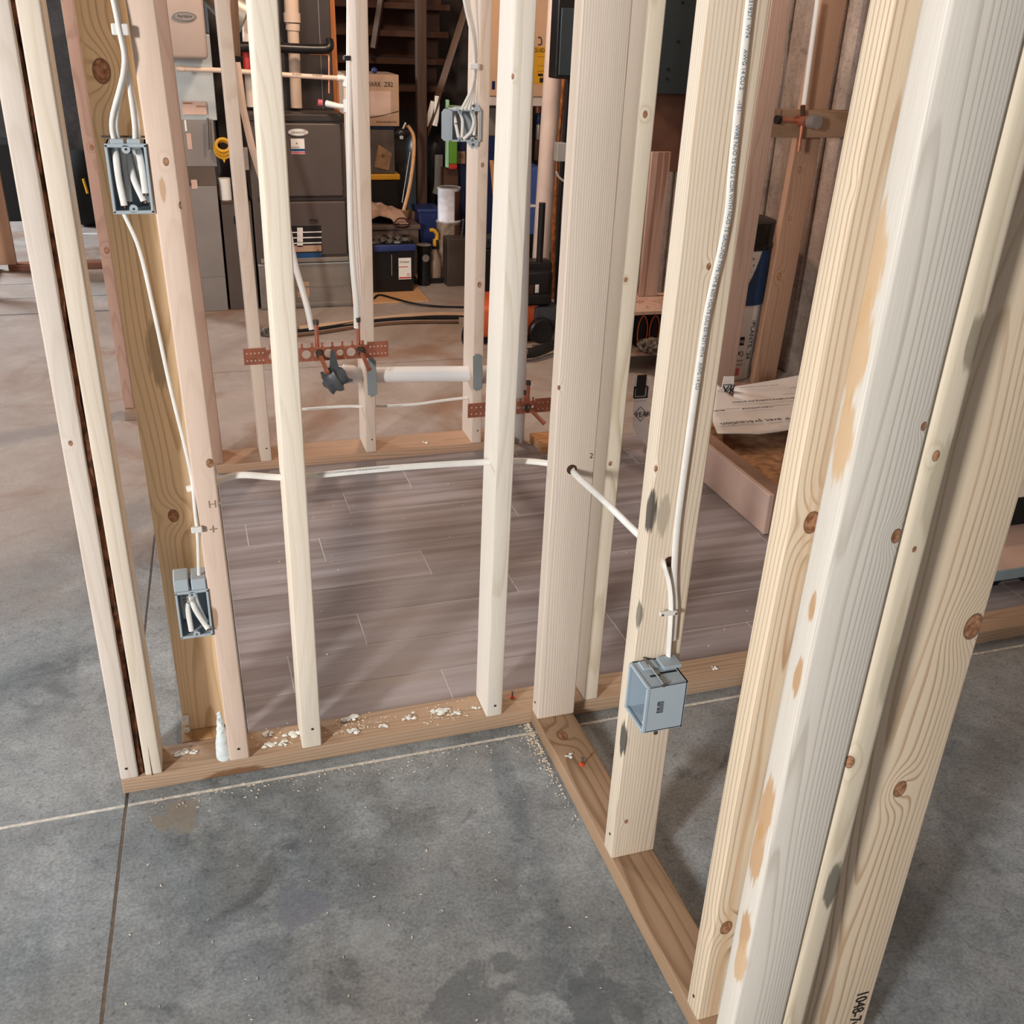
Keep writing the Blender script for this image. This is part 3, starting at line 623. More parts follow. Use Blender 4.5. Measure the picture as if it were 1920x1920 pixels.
br1 = bracket('copper_bracket', 'long copper stub-out bracket nailed across the plumbing wall above the drain pipe', -.508, -.016, .398, .455, 1.583)
stub(br1, .249, .034); stub(br1, .392, .036)
br2 = bracket('copper_bracket', 'lower copper stub-out bracket right of the double gang stud', .277, .640, .143, .199, 1.583)
stub(br2, .232, .028, up=False, off=(.045, -.07, -.045)); link('upright_stub', tube(bmesh.new(), [(.238, .012, .04), (.238, .012, .120)], .0075, 12), 'copper', br2, smooth=True)
link('pipe_cap', tube(bmesh.new(), [(.238, .012, .108), (.238, .012, .124)], .0095, 12), 'solder', br2, smooth=True)
for lb, pp in (('white plastic water tube curving down to the left copper stub', [(535, 400, 1.75), (552, 490, 1.68), (566, 540, 1.64), (577, 580, 1.62), (585, 618, 1.605)]),
               ('white plastic water tube beside the furnace-side stud, down to the right copper stub', [(656, 0, 1.72), (655, 200, 1.70), (657, 400, 1.67), (662, 500, 1.63), (668, 570, 1.61), (669, 615, 1.605)])):
    o = link('water_tube', tube(bmesh.new(), spline([PY(*p) for p in pp], 6), .0105, 14), 'white_pl', smooth=True); tag(o, lb, 'pipe')
# drain pipe
dp = t = thing('drain_pipe', 'white horizontal drain pipe in the plumbing wall with its grey vertical riser', 'pipe', (0, 1.655, .3))
a, b = PY(650, 702, 1.655), PY(960, 700, 1.655); q = V((0, 1.655, .3))
link('pipe', tube(bmesh.new(), [PY(660, 703, 1.655)-q, b-q], .029, 28), 'pvc', t, smooth=True)
link('elbow_collar', tube(bmesh.new(), [PY(643, 701, 1.655)-q, PY(664, 703, 1.655)-q], .034, 28), 'pvc', t, smooth=True)
link('elbow', tube(bmesh.new(), spline([PY(650, 702, 1.655)-q, PY(636, 702, 1.645)-q, PY(628, 706, 1.61)-q, PY(624, 712, 1.56)-q], 5), .030, 24), 'pvc', t, smooth=True)
link('tee_end', tube(bmesh.new(), [PY(906, 702, 1.655)-q, PY(925, 703, 1.655)-q], .034, 28), 'pvc', t, smooth=True)
# tape wad on its open end
bm = bmesh.new(); bmesh.ops.create_icosphere(bm, subdivisions=3, radius=.045)
random.seed(11)
for v in bm.verts:
    v.co *= 1+.16*math.sin(9*v.co.x*20+v.co.z*90)+random.uniform(-.06, .06); v.co.y *= .6
prism(bm, [(-.016, .02), (-.007, .105), (.004, .108), (.026, .015)], 1, -.006, .0)
bmesh.ops.create_cone(bm, segments=5, radius1=.02, radius2=.004, depth=.05, cap_ends=True, matrix=Matrix.Translation((.04, 0, -.006))@Matrix.Rotation(1.6, 4, 'Y'))
o = link('tape_wad', bm, 'tape', loc=PY(626, 712, 1.545), smooth=True); tag(o, 'crumpled grey duct tape sealing the open drain elbow', 'duct tape')
o = link('riser', tube(bmesh.new(), [(.503, 0, -.3), (.498, 0, .12), (.482, 0, .9), (.47, 0, 2.0)], .024, 24), 'pvc_grey', dp, smooth=True); o['label'] = 'grey vertical riser'
link('coupling', tube(bmesh.new(), [(.499, 0, -.20), (.497, 0, 0.)], .0275, 24), 'pvc_grey', dp, smooth=True)

# ---- debris on the plates
random.seed(5)
def crumb(name, label, cat, at, s, mat, n=7, flat=.5, group=None):
    bm = bmesh.new()
    for i in range(n):
        c = V((random.gauss(0, s*.6), random.gauss(0, s*.35), 0)); r = s*random.uniform(.28, .55)
        res = bmesh.ops.create_icosphere(bm, subdivisions=1, radius=r)
        for v in res['verts']: v.co = V((v.co.x*random.uniform(.7, 1.5), v.co.y*random.uniform(.6, 1.2), max(v.co.z*flat, -r*.1)+r*flat*.3))+c+V([random.uniform(-.2, .2)*r for _ in range(3)])
    z = min(v.co.z for v in bm.verts)
    for v in bm.verts: v.co.z -= z
    o = link(name, bm, mat, loc=at); return tag(o, label, cat, group)
for (px, py, s, lb) in ((341, 1412, .014, 'foam crumbs on the plate between the double post and the peach stud'), (368, 1410, .008, 'small bluish foam chip on the plate near the peach stud'),
                        (505, 1376, .012, 'foam crumb near the back edge of the plate, right of the peach stud'), (503, 1398, .013, 'foam crumb pile nearest the front edge right of the peach stud'),
                        (532, 1395, .010, 'foam crumb between two others left of the cream stud'), (545, 1380, .014, 'foam crumbs against the left side of the cream stud'),
                        (660, 1349, .014, 'flat foam flake right of the cream stud, near the back edge'), (660, 1373, .014, 'lumpy foam crumb right of the cream stud, near the front'),
                        (720, 1362, .011, 'elongated foam chip in the middle of the front plate'), (765, 1346, .014, 'scattered foam bits in the middle of the front plate'),
                        (829, 1334, .018, 'largest foam crumb pile, left of the pale knotty stud'), (857, 1337, .011, 'foam crumb right of the largest pile'), (892, 1328, .008, 'tiny foam flakes at the foot of the pale knotty stud')):
    crumb('foam_crumb', lb, 'foam debris', PZ(px, py, T), s, 'foam', group='foam crumbs on the front plate')
crumb('foam_crumb', 'foam crumb beside the knot of the cross wall plate', 'foam debris', PZ(1068, 1418, T), .010, 'foam'); crumb('foam_crumb', 'small foam chips on the right-hand stretch of the front plate', 'foam debris', PZ(1340, 1252, T), .010, 'foam')
crumb('foam_crumb', 'pale chips on the plumbing wall plate', 'foam debris', PZ(798, 831, T), .014, 'foam', 4)
bm = bmesh.new(); random.seed(9)
for i in range(16):
    z = .1*(i/15)**1.0; r = .020*(1-.72*i/15)
    res = bmesh.ops.create_icosphere(bm, subdivisions=2, radius=r*1.15)
    for v in res['verts']: v.co = V((v.co.x*.75-.002, v.co.y*.8+.030, v.co.z*1.3+z+.010))+V([random.uniform(-.0015, .0015) for _ in range(3)])
o = link('spray_foam', bm, 'foam_blue', loc=(-.688, -.010, T), smooth=True); tag(o, 'white spray foam tongue at the foot of the peach stud', 'foam')
for (px, py, lb) in ((348, 1350, 'upper pale foam blob on the foot of the brown board'), (350, 1373, 'lower pale foam blob on the foot of the brown board')):
    bm = bmesh.new()
    for i in range(5):
        res = bmesh.ops.create_icosphere(bm, subdivisions=2, radius=.006)
        for v in res['verts']: v.co = V((v.co.x+random.uniform(-.003, .004), v.co.y*.5, v.co.z+i*.004-.008))
    o = link('spray_foam', bm, 'foam', loc=PY(px, py, .124), smooth=True); tag(o, lb, 'foam')
def shavings(name, label, spots, n, mat='shaving'):
    bm = bmesh.new()
    for i in range(n):
        x, y, z = spots(); r = random.uniform(.0010, .0032); a = random.uniform(0, PI); c, s = math.cos(a)*r, math.sin(a)*r
        k = random.uniform(.25, .5); h = random.uniform(.0004, .0016)
        v = [bm.verts.new(p) for p in ((x-c+s*k, y-s-c*k, z+.0002), (x+c+s*k, y+s-c*k, z+h), (x+c-s*k, y+s+c*k, z+.0004), (x-c-s*k, y-s+c*k, z+h))]
        b2 = [bm.verts.new(q.co+V((0, 0, .0006))) for q in v]
        bm.faces.new(v); bm.faces.new(b2[::-1])
        for k2 in range(4): bm.faces.new((v[k2], v[(k2+1) % 4], b2[(k2+1) % 4], b2[k2]))
    return tag(link(name, bm, mat), label, 'wood shavings', kind='stuff')
shavings('shavings', 'fine shavings strewn on the slab along the front wall and corner', lambda: random.choice([(random.uniform(-.85, 0), -.03-abs(random.gauss(0, .03)), 0), (-.008-abs(random.gauss(0, .014)), -abs(random.gauss(0, .11))-.002, 0), (-.006-abs(random.gauss(0, .006)), -abs(random.gauss(0, .13))-.002, 0)]), 420)
shavings('shavings', 'few scattered chips on the open slab in the foreground', lambda: (random.uniform(-.9, .0), random.uniform(-.75, -.05), 0), 70)
shavings('shavings', 'fine shavings on top of the front wall plate', lambda: random.choice([(random.gauss(-.56, .03), random.gauss(.045, .018), T), (random.uniform(-.8, -.1), random.uniform(.01, .08), T), (random.gauss(-.20, .03), random.gauss(.035, .015), T), (random.gauss(-.40, .04), random.gauss(.05, .015), T)]), 190)
shavings('shavings', 'chips scattered across the wood-look tiles', lambda: (random.uniform(-.5, .9), random.uniform(.15, 1.4), .008), 80)
for (px, py, lb) in ((1091, 1434, 'orange-ringed nail standing in the cross wall plate'), (960, 1308, 'orange-ringed nail in the front plate just left of the corner')):
    t = thing('concrete_nail', lb, 'nail', PZ(px, py, T))
    link('shank', tube(bmesh.new(), [(0, 0, 0), (.001, 0, .018)], .0018, 10), 'zinc', t); link('plastic_ring', lathe(bmesh.new(), [(.0055, 0), (.006, .003), (.003, .005)], seg=16), 'orange_pin', t, smooth=True)
    link('head', lathe(bmesh.new(), [(.0042, .018), (.0042, .0195)], .001, 0, 12), 'zinc', t)

# ================================================================== FURNACE CORNER
def pbox(x0, y0, x1, y1, Y, d, bev=0., **k):
    """box whose front face spans two photographed corners (upper left, lower right) at depth Y; returns bmesh in world space"""
    a, b = PY(x0, y0, Y), PY(x1, y1, Y); return box(min(a.x, b.x), max(a.x, b.x), Y, Y+d, min(a.z, b.z), max(a.z, b.z), bev, **k)
FY = 3.77
t = thing('furnace', 'brown upright furnace cabinet standing on a galvanised base', 'furnace', (-.045, FY, 0)); L = lambda x, y, z: (x+.045, y-FY, z)
def fl(name, bm, mat, par=t, org=None, **k):
    org = org or V((-.045, FY, 0)); bmesh.ops.translate(bm, verts=bm.verts, vec=-org); return link(name, bm, mat, par, **k)
fl('base', bx(bmesh.new(), -.295, .205, FY, FY+.68, 0.0, .245, .004), 'galv')
fl('base_seam', bx(bmesh.new(), -.285, .198, FY-.004, FY+.01, .118, .124), 'galv')
fl('base_flange', bx(bmesh.new(), -.290, .203, FY-.012, FY+.01, .015, .032, .002), 'galv')
fl('base_lip', bx(bmesh.new(), -.297, .207, FY-.010, FY+.01, .243, .250, .001), 'galv_lt')
fl('cabinet', bx(bmesh.new(), -.298, .208, FY+.004, FY+.68, .25, 1.005, .004), 'furn')
d1 = fl('upper_door', bx(bmesh.new(), -.255, .178, FY-.014, FY+.01, .600, .965, .008), 'furn')
d2 = fl('lower_door', bx(bmesh.new(), -.255, .188, FY-.014, FY+.01, .290, .575, .008), 'furn')
fl('top_rail', bx(bmesh.new(), -.298, .208, FY-.018, FY+.01, .972, 1.008, .006), 'furn_dk')
fl('middle_rail', bx(bmesh.new(), -.27, .196, FY-.004, FY+.01, .577, .598, .003), 'furn_dk')
fl('kick_rail', bx(bmesh.new(), -.28, .195, FY-.018, FY+.01, .256, .280, .003), 'galv')
c = PY(556, 248, FY-.016)
def ellipse(bm, cx, cz, rx, rz, y0, y1, mi=0, n=32): return prism(bm, [(cx+rx*math.cos(2*PI*k/n), cz+rz*math.sin(2*PI*k/n)) for k in range(n)], 1, y0, y1, mi)
bd = bmesh.new(); ellipse(bd, c.x+.008, c.z, .052, .018, FY-.020, FY-.013); bd2 = bmesh.new(); ellipse(bd2, c.x+.008, c.z, .046, .0135, FY-.0215, FY-.0195)
lk = lambda bm: (bmesh.ops.translate(bm, verts=bm.verts, vec=-V((-.045, FY, 0))), bm)[1]
bo = link('badge', lk(bd), 'galv_lt', d1, smooth=False); link('badge_field', lk(bd2), 'white_pl', bo)
def atx(p, q=V((-.045, FY, 0))): return V(p)-q
text('LENNOX', .017, 'furn_dk', bo, loc=atx((c.x-.030, FY-.022, c.z-.006)), name='brand_lettering', sx=1.05)
ring = bmesh.new(); tube(ring, [V((c.x+.034+.014*math.cos(a), FY-.0218, c.z+.011*math.sin(a))) for a in [(-.45+.9*i/8)*PI*.5*2 for i in range(9)]], .0012, 6); link('badge_arc', lk(ring), 'red', bo)
def sticker(par, px0, py0, px1, py1, Y, mat='white_pl', nm='sticker', org=V((-.045, FY, 0)), th=.0012):
    b = pbox(px0, py0, px1, py1, Y-th, th); bmesh.ops.translate(b, verts=b.verts, vec=-org); return link(nm, b, mat, par)
DY = FY-.0145
st = sticker(d1, 545, 260, 572, 289, DY); text('ADVANCED', .0068, 'ink', st, loc=atx(PY(546.5, 277, DY-.002)), sx=1.1); text('A', .016, 'ink', st, loc=atx(PY(554.5, 271, DY-.002)))
sticker(st, 546, 279, 572, 283.5, DY-.0014, 'blue_lbl', 'blue_band'); sticker(st, 546, 284.5, 572, 288, DY-.0014, 'pink', 'pink_band')
rl = sticker(d2, 546, 424, 605, 485, DY, 'black', 'rating_label')
for i in range(6): sticker(rl, 546, 435+i*10.2, 603, 435.7+i*10.2, DY-.0013, 'white_pl', 'rule_line', th=.0004)
for i in range(4): s_ = sticker(rl, 557, 427+i*9.3, 568, 435+i*9.3, DY-.0014, 'white_pl', 'warning_symbol', th=.0004); text('!*x%'[i], .011, 'red', s_, loc=atx(PY(560, 434+i*9.3, DY-.003)))
sticker(rl, 547, 461, 603, 471, DY-.0014, 'carton', 'tan_band', th=.0004); text('9.98', .007, 'ink', rl, loc=atx(PY(594, 470, DY-.003))); sticker(rl, 552, 475, 603, 483, DY-.0014, 'blue_lbl', 'blue_band', th=.0004)
sticker(d2, 580, 411, 597, 418, DY, 'furn_dk', 'embossed_mark'); text('LENNOX', .006, 'galv', d2, loc=atx(PY(581, 417, DY-.002)))
b = sticker(bpy.data.objects['base'], 556, 529, 581, 557, FY-.0005, 'carton', 'base_sticker'); text('88:M\n%X>', .012, 'ink', b, loc=atx(PY(558, 542, FY-.003)))
for px, py in ((495, 361), (598, 366), (644, 352), (497, 353)): link('screw', lathe(bmesh.new(), [(.003, 0), (.003, .002)], seg=8), 'zinc', t, loc=atx(PY(px, py, FY-.018)), rot=(PI/2, 0, 0))
# plenum over the furnace and pipes
o = link('plenum_duct', box(-.28, .19, 4.05, 4.44, 1.0052, 2.40, .004), 'furn_dk'); tag(o, 'dark sheet metal plenum rising from the furnace top', 'duct')
link('seam', box(-.0015, .0015, -.003, .001, 1.01, 2.4), 'galv', o, loc=(PY(601, 100, 4.05).x, 4.05, 0))
def pipe(name, label, pts, r, mat, collars=(), cat='pipe', k=1, **kw):
    P = spline(pts, k) if k > 1 else [V(p) for p in pts]; org = P[0].copy()
    t = thing(name, label, cat, org); link('pipe', tube(bmesh.new(), [p-org for p in P], r, 18), mat, t, smooth=True)
    for a, b, rr in collars: link('coupling', tube(bmesh.new(), [V(a)-org, V(b)-org], rr, 20), mat, t, smooth=True)
    return t
Yp = 3.98
pipe('flue_pipe', 'fat white vent pipe rising from the furnace top, with a stepped coupling', [PY(556, 202, Yp), PY(553, 130, Yp), PY(549, 50, Yp)], .030, 'pvc_tan',
     [(PY(549, 57, Yp), PY(549, 44, Yp), .036), (PY(548, 42, Yp), PY(547, 24, Yp), .043), (PY(547, 25, Yp), PY(544, -60, Yp), .037)])
pipe('intake_pipe', 'shorter aged white pipe on the furnace top behind the cream stud', [PY(474, 200, Yp), PY(468, 110, Yp), PY(462, -60, Yp)], .032, 'pvc_tan', [(PY(475, 200, Yp), PY(474.5, 192, Yp), .035)])
Yq = 3.86
bl = pipe('refrigerant_line', 'black insulated line running across above the furnace', [PY(440, 88, Yq), PY(500, 88, Yq), PY(560, 91, Yq), PY(605, 92, Yq), PY(617, 88, Yq), PY(616, 76, Yq+.02)], .024, 'black', k=4)
ln = link('copper_line', tube(bmesh.new(), spline([PY(580, 101, Yq), PY(610, 102, Yq), PY(616, 104, Yq), PY(617, 115, Yq), PY(617, 175, Yq)], 4), .005, 8), 'copper', smooth=True); tag(ln, 'thin copper line bending down beside the plenum', 'pipe')
Yr = 3.70
cp = pipe('condensate_pipe', 'aged white condensate pipe crossing above the furnace and dropping beside it', [PY(330, 128, Yr), PY(440, 133, Yr), PY(560, 142, Yr), PY(645, 147, Yr)], .0115, 'pvc_tan',
     [(PY(632, 146, Yr), PY(646, 147.5, Yr), .0145), (PY(334, 128, Yr), PY(345, 129, Yr), .0145)])
oc = cp.location.copy()
link('elbow', tube(bmesh.new(), spline([PY(632, 146, Yr)-oc, PY(644, 147, Yr)-oc, PY(648, 152, Yr)-oc, PY(647, 162, Yr)-oc], 4), .015, 14), 'pvc', cp, smooth=True)
link('drop_pipe', tube(bmesh.new(), [PY(647, 155, Yr)-oc, PY(650, 260, Yr)-oc, PY(655, 380, Yr)-oc, PY(660, 470, Yr)-oc, PY(664, 545, Yr)-oc], .0105, 14), 'pvc_tan', cp, smooth=True)
link('tee', tube(bmesh.new(), [PY(648, 186, Yr)-oc, PY(649, 210, Yr)-oc], .0155, 14), 'pvc', cp, smooth=True)
link('side_branch', tube(bmesh.new(), [PY(648, 201, Yr)-oc, PY(635, 199, Yr)-oc, PY(612, 194, Yr+.04)-oc], [.013, .013, .016], 14), 'pvc', cp, smooth=True)
link('end_cap', tube(bmesh.new(), [PY(604, 193, Yr+.05)-oc, PY(596, 192, Yr+.05)-oc], .016, 14), 'pink', cp, smooth=True)
for a in (0, 1, 2): text('PVC-1120 SCH 40', .010, 'ink', cp, loc=PY(548+a*38, 140.5+a*2, Yr-.0125)-oc, name='printed_text', rot=(PI/2, .03, 0), sx=.6) if a < 2 else None
o = board('wall_stud', 'orange-brown stud behind the furnace, right of the plenum', T, W4, 2.4, (.200, 4.10, 0), wood('w_b1', (176, 112, 66), (140, 84, 46), .02, .1, 150, seed=50), lean=(-.01, 0))
o = link('slanting_lath', tube(bmesh.new(), [PY(444, 116, 3.3), PY(456, 205, 3.3), PY(472, 275, 3.3), PY(496, 352, 3.3), PZ(548, 622, .01)], 0, 4, flat=(.016, .006, (1, 0, 0))), plain('lath_pale', (188, 166, 150), .7)); tag(o, 'pale bent lath slanting between the narrow pink stud and the furnace', 'lath')
o = link('hanging_strip', tube(bmesh.new(), [PY(438, -20, 1.78), PY(444, 105, 1.78)], 0, 4, flat=(.012, .010, (1, 0, 0))), plain('strip_tan', (160, 132, 110), .7)); tag(o, 'short tan strip hanging beside the narrow pink stud', 'strip')
o = link('pipe_clamp', box(-.016, .020, -.004, .02, -.008, .008, .002), 'black', loc=PY(443, 111, 1.76)); tag(o, 'black clamp below the short tan strip', 'clamp')
o = link('pipe_clamp', box(-.020, .016, -.006, .02, -.007, .007, .002), 'black', loc=PY(656, 109, 1.70)); tag(o, 'black clamp on the water tube beside the furnace-side stud', 'clamp')
# return duct cabinet left of the furnace
ot = V((-.5, 3.79, 0)); t = thing('return_duct', 'tall grey return duct left of the furnace, with stickers and a sloped ledge', 'duct', ot)
def rl_(name, bm, mat, par=t): bmesh.ops.translate(bm, verts=bm.verts, vec=-ot); return link(name, bm, mat, par)
rl_('lower_box', box(-.80, -.470, 3.79, 4.5, 0, .655, .004), 'duct_grey')
rl_('base_seam', box(-.80, -.470, 3.786, 3.80, .19, .195), 'galv')
lg = bmesh.new(); prism(lg, [(3.79, .655), (4.0, .655), (4.0, .74), (3.86, .74)], 0, -.80, -.470); rl_('sloped_ledge', lg, 'furn')
rl_('middle_box', box(-.80, -.455, 3.86, 4.5, .74, .965, .004), 'duct_grey')
rl_('upper_box', box(-.80, -.435, 3.86, 4.5, .965, 1.36, .004), 'galv_lt')
pp = pbox(340, 190, 388, 215, 3.84, .018); q_ = rl_('paper_tray', pp, 'carton_p')
for xx, yy in ((343, 190), (368, 196)): rl_('tray_slot', pbox(xx, yy+2, xx+18, yy+5, 3.838, .004), 'kraft')
rl_('pilot_tube', tube(bmesh.new(), [PY(389, 221, 3.83), PY(391, 280, 3.83)], .006, 8), 'zinc')
rl_('data_sticker', pbox(345, 225, 351, 246, 3.857, .002), 'white_pl'); rl_('notice_sticker', pbox(349, 250, 361, 280, 3.857, .002), 'carton_p'); rl_('small_sticker', pbox(358, 337, 371, 354, 3.787, .002), 'carton_p')
# humidifier
t = thing('humidifier', 'tan humidifier cover with oval chrome badge above the return duct', 'humidifier', (-.5, 3.64, 1.24)); oh = V((-.5, 3.64, 1.24))
a_ = PY(391, 112, 3.64); bm = box(-.78, a_.x, 3.64, 3.85, a_.z, a_.z+.42, .02, 3); bmesh.ops.translate(bm, verts=bm.verts, vec=-oh); link('cover', bm, 'tan_enamel', t, smooth=True)
c = PY(346, 31, 3.638); bm = bmesh.new(); ellipse(bm, c.x, c.z, .052, .020, 3.630, 3.641); bmesh.ops.translate(bm, verts=bm.verts, vec=-oh); bo = link('badge', bm, 'zinc', t)
bm = bmesh.new(); ellipse(bm, c.x, c.z, .046, .0155, 3.6285, 3.6305); bmesh.ops.translate(bm, verts=bm.verts, vec=-oh); link('badge_field', bm, 'duct_grey', bo)
text('Aprilaire', .0185, 'ink', bo, loc=V((c.x-.032, 3.628, c.z-.004))-oh, name='brand_lettering')
# dark filter cabinet between duct and furnace
t = thing('filter_cabinet', 'dark brown filter cabinet in the gap left of the furnace', 'cabinet', (-.38, 3.80, 0))
bm = box(-.078, .075, 0, .6, 0, .575, .003); link('body', bm, 'furn', t); link('top_strip', box(-.076, .074, -.004, .01, .562, .574, .001), 'brown_dk', t); link('latch', box(-.020, -.006, -.008, .0, .46, .50, .002), 'black', t)
o = link('supply_duct', box(-.425, -.305, 4.15, 4.5, .60, 2.4, .003), 'furn_dk'); tag(o, 'near-black duct face in the gap left of the furnace', 'duct')
# round duct elbow up high
bm = tube(bmesh.new(), spline([PY(396, -30, 3.86), PY(430, 10, 3.85), PY(462, 30, 3.84)], 4), .085, 24); o = link('round_duct', bm, 'galv', smooth=True); tag(o, 'round galvanised duct end at the top between the humidifier and cream stud', 'duct')
# yellow coil, white roll
t = thing('cord_coil', 'yellow coiled cord hanging beside the return duct', 'cord', PY(418, 272, 3.82))
for k in range(3): link('loop', tube(bmesh.new(), [V(((.034+.004*k)*math.cos(2*PI*i/18), .012*k, (.030+.006*k)*math.sin(2*PI*i/18)-.012*k)) for i in range(19)], .008, 8), 'yellow', t, smooth=True)
link('tag_leaf', prism(bmesh.new(), [(-.025, -.03), (.02, -.04), (.0, -.09)], 1, .02, .023), 'yellow', t)
o = link('paper_roll', lathe(bmesh.new(), [(.032, 0), (.032, .108)], seg=24), 'white_pl', loc=PY(424, 376, 3.86), smooth=True); o.location.z = .5755; tag(o, 'small white roll standing on the dark filter cabinet', 'roll')
t = thing('outlet', 'metal outlet plate on the furnace side, left of the narrow pink stud gap', 'outlet', PY(460, 298, 3.74)); link('plate', box(-.016, .016, 0, .02, -.055, .055, .002), 'galv', t)
for z in (.025, -.022): link('socket', lathe(bmesh.new(), [(.012, 0), (.012, .003)], seg=16), 'duct_grey', t, loc=(0, 0, z), rot=(PI/2, 0, 0))
o = link('spray_can', lathe(bmesh.new(), [(.022, 0), (.022, .10), (.010, .115), (.010, .125)], seg=20), 'red', loc=PY(465, 130, 3.9), smooth=True); tag(o, 'shiny red can standing above the condensate pipe', 'can')
o.location.z = PY(465, 130, 3.9).z
o = link('pipe_shelf', box(-.06, .06, -.05, .05, -.006, 0), 'furn_dk', loc=o.location); tag(o, 'little dark bracket shelf under the red can', 'shelf')

# ================================================================== STORAGE UNDER THE STAIRS
t = thing('staircase', 'dark wooden underside of basement stairs above the stored boxes', 'stairs', (.45, 4.9, 0)); os_ = V((.45, 4.9, 0))
dk = plain('stair_wood', (70, 44, 30), .8, var=.25, sc=5); dl = plain('stringer_wood', (92, 66, 46), .75, var=.2, sc=5)
a, b = PY(872, -10, 4.75), PY(795, 262, 4.75)
link('stringer', tube(bmesh.new(), [a+V((.12, 0, .25))-os_, b-os_], 0, 4, flat=(.075, .022, (0, 1, 0))), dl, t)
a, b = PY(722, -10, 4.9), PY(700, 90, 4.9)
link('stringer', tube(bmesh.new(), [a+V((.02, 0, .2))-os_, b-os_], 0, 4, flat=(.05, .02, (0, 1, 0))), dl, t)
for i in range(5):
    z0 = PY(780, -40+i*52, 5.0).z; link('tread', box(-.30, .62, .02+i*.04, .32+i*.04, z0-.018, z0+.018, .003), dk, t); link('riser', box(-.30, .62, .30+i*.04, .32+i*.04, z0-.15, z0-.018), dk, t)
o = board('support_post', 'dark support post under the stairs, right of the tilted printer box', .06, .06, 2.4, (PY(783, 250, 4.62).x, 4.62, 0), wood('w_p', (74, 56, 46), (54, 40, 32), .02, .1, 150, seed=52), cat='post')
# printer carton on clear tote on yellow-lidded tote
Yt = 4.55
def tb(name, label, cat, x0, y0, x1, y1, Y, d, mat, base=None, bev=.006, rotz=0):
    a, b = PY(x0, y0, Y), PY(x1, y1, Y); z0 = b.z if base is None else base
    t = thing(name, label, cat, ((a.x+b.x)/2, Y, z0), (0, 0, rotz)); w_ = abs(b.x-a.x)/2; h_ = a.z-z0
    link('body', box(-w_, w_, 0, d, 0, h_, bev), mat, t); return t, w_, h_
z_y = PY(720, 336, Yt).z
t, w_, h_ = tb('storage_tote', 'black tote with a yellow lid under the clear tote', 'storage bin', 655, 338, 749, 500, Yt, .38, 'black_m', base=0)
link('lid', box(-w_-.012, w_+.012, -.012, .39, h_+.0005, h_+.036, .008), 'yellow', t); zt = h_+.036
t, w_, h_ = tb('storage_tote', 'smoky clear tote holding a paper bag, on the yellow lid', 'storage bin', 662, 242, 741, 330, Yt, .34, 'clearish', base=zt+.001)
link('lid', box(-w_-.006, w_+.006, -.006, .345, h_+.0005, h_+.018, .004), 'navy', t)
pb = bmesh.new(); prism(pb, [(-.01, .02), (.08, .0), (.10, .10), (.02, .15)], 1, -.006, -.002); po = link('paper_bag', pb, 'kraft', t, loc=(.005, 0, .02)); text('*', .05, 'ink', po, loc=(.035, -.007, .06), name='printed_star')
zc = zt+h_+.02
t, w_, h_ = tb('printer_box', 'tan printer carton on top of the smoky clear tote', 'box', 645, 138, 749, 236, Yt-.02, .34, 'carton', base=zc, bev=.003)
text('LEXMARK  Z82', .038, 'ink', t, loc=(w_-.035, -.002, h_-.066), name='box_lettering', sx=.86, align='RIGHT'); link('printed_picture', box(-.12, w_-.05, -.002, 0, .06, h_-.09), 'carton_p', t); link('handle_slot', box(-.05, -.02, -.003, -.001, h_*.48, h_*.58), 'black_m', t)
text('WWW.LEXMARK.COM', .012, 'ink', t, loc=(.02, -.002, .02), name='box_lettering')
link('swoosh', tube(bmesh.new(), spline([(-.15, -.002, .035), (.03, -.002, .055), (w_-.004, -.002, .085)], 5), .002, 6), 'ink', t)
o = link('knob_marble', bmesh.new(), 'blue'); bpy.data.objects.remove(o)
bm = bmesh.new(); bmesh.ops.create_uvsphere(bm, u_segments=14, v_segments=10, radius=.018); p_ = t.location
o = link('small_ball', bm, 'blue', loc=(PY(705, 131, Yt).x, Yt+.05, zc+h_+.0185), smooth=True); tag(o, 'small blue ball on top of the printer carton', 'ball')
# bin with cloth
t, w_, h_ = tb('storage_bin', 'taupe bin with a rim, topped by a crumpled dusty cloth', 'storage bin', 650, 424, 786, 520, 4.33, .21, 'bin_brown', base=0)
link('rim', box(-w_-.010, w_+.010, -.010, .22, h_-.028, h_+.0002, .006), 'bin_brown', t); link('front_panel', box(-.13, .04, -.004, 0, h_*.38, h_*.72, .004), 'bin_brown', t)
bm = bmesh.new(); n = 22; random.seed(21); gr = [[bm.verts.new(((i/n-.5)*.34, (j/n-.5)*.20, 0)) for j in range(n+1)] for i in range(n+1)]
for i in range(n):
    for j in range(n): bm.faces.new((gr[i][j], gr[i+1][j], gr[i+1][j+1], gr[i][j+1]))
from mathutils import noise as mn
for v in bm.verts:
    e = max(0, 1-((v.co.x/.185)**2+(v.co.y/.11)**2)); v.co.z = (e**.5)*(.105-.14*v.co.x)+.016*mn.noise(v.co*26)*min(1, e*3)+.008*mn.noise(v.co*60)*min(1, e*3)+.007
o = link('cloth', bm, 'cloth', loc=(PY(715, 420, 4.35).x, 4.43, h_+.001), smooth=True); o.modifiers.new('s', 'SOLIDIFY').thickness = .003; tag(o, 'crumpled dusty pink cloth heaped on the taupe bin', 'cloth')
P = [PY(745+14*math.cos(a)*(1+.2*math.sin(3*a))+8, 418+9*math.sin(a), 4.30-.02) for a in [i*.5 for i in range(18)]]
o = link('cord_tangle', tube(bmesh.new(), P, .0045, 6), plain('maroon_cord', (70, 30, 34), .6), smooth=True); tag(o, 'dark maroon cord tangled beside the dusty cloth', 'cord')
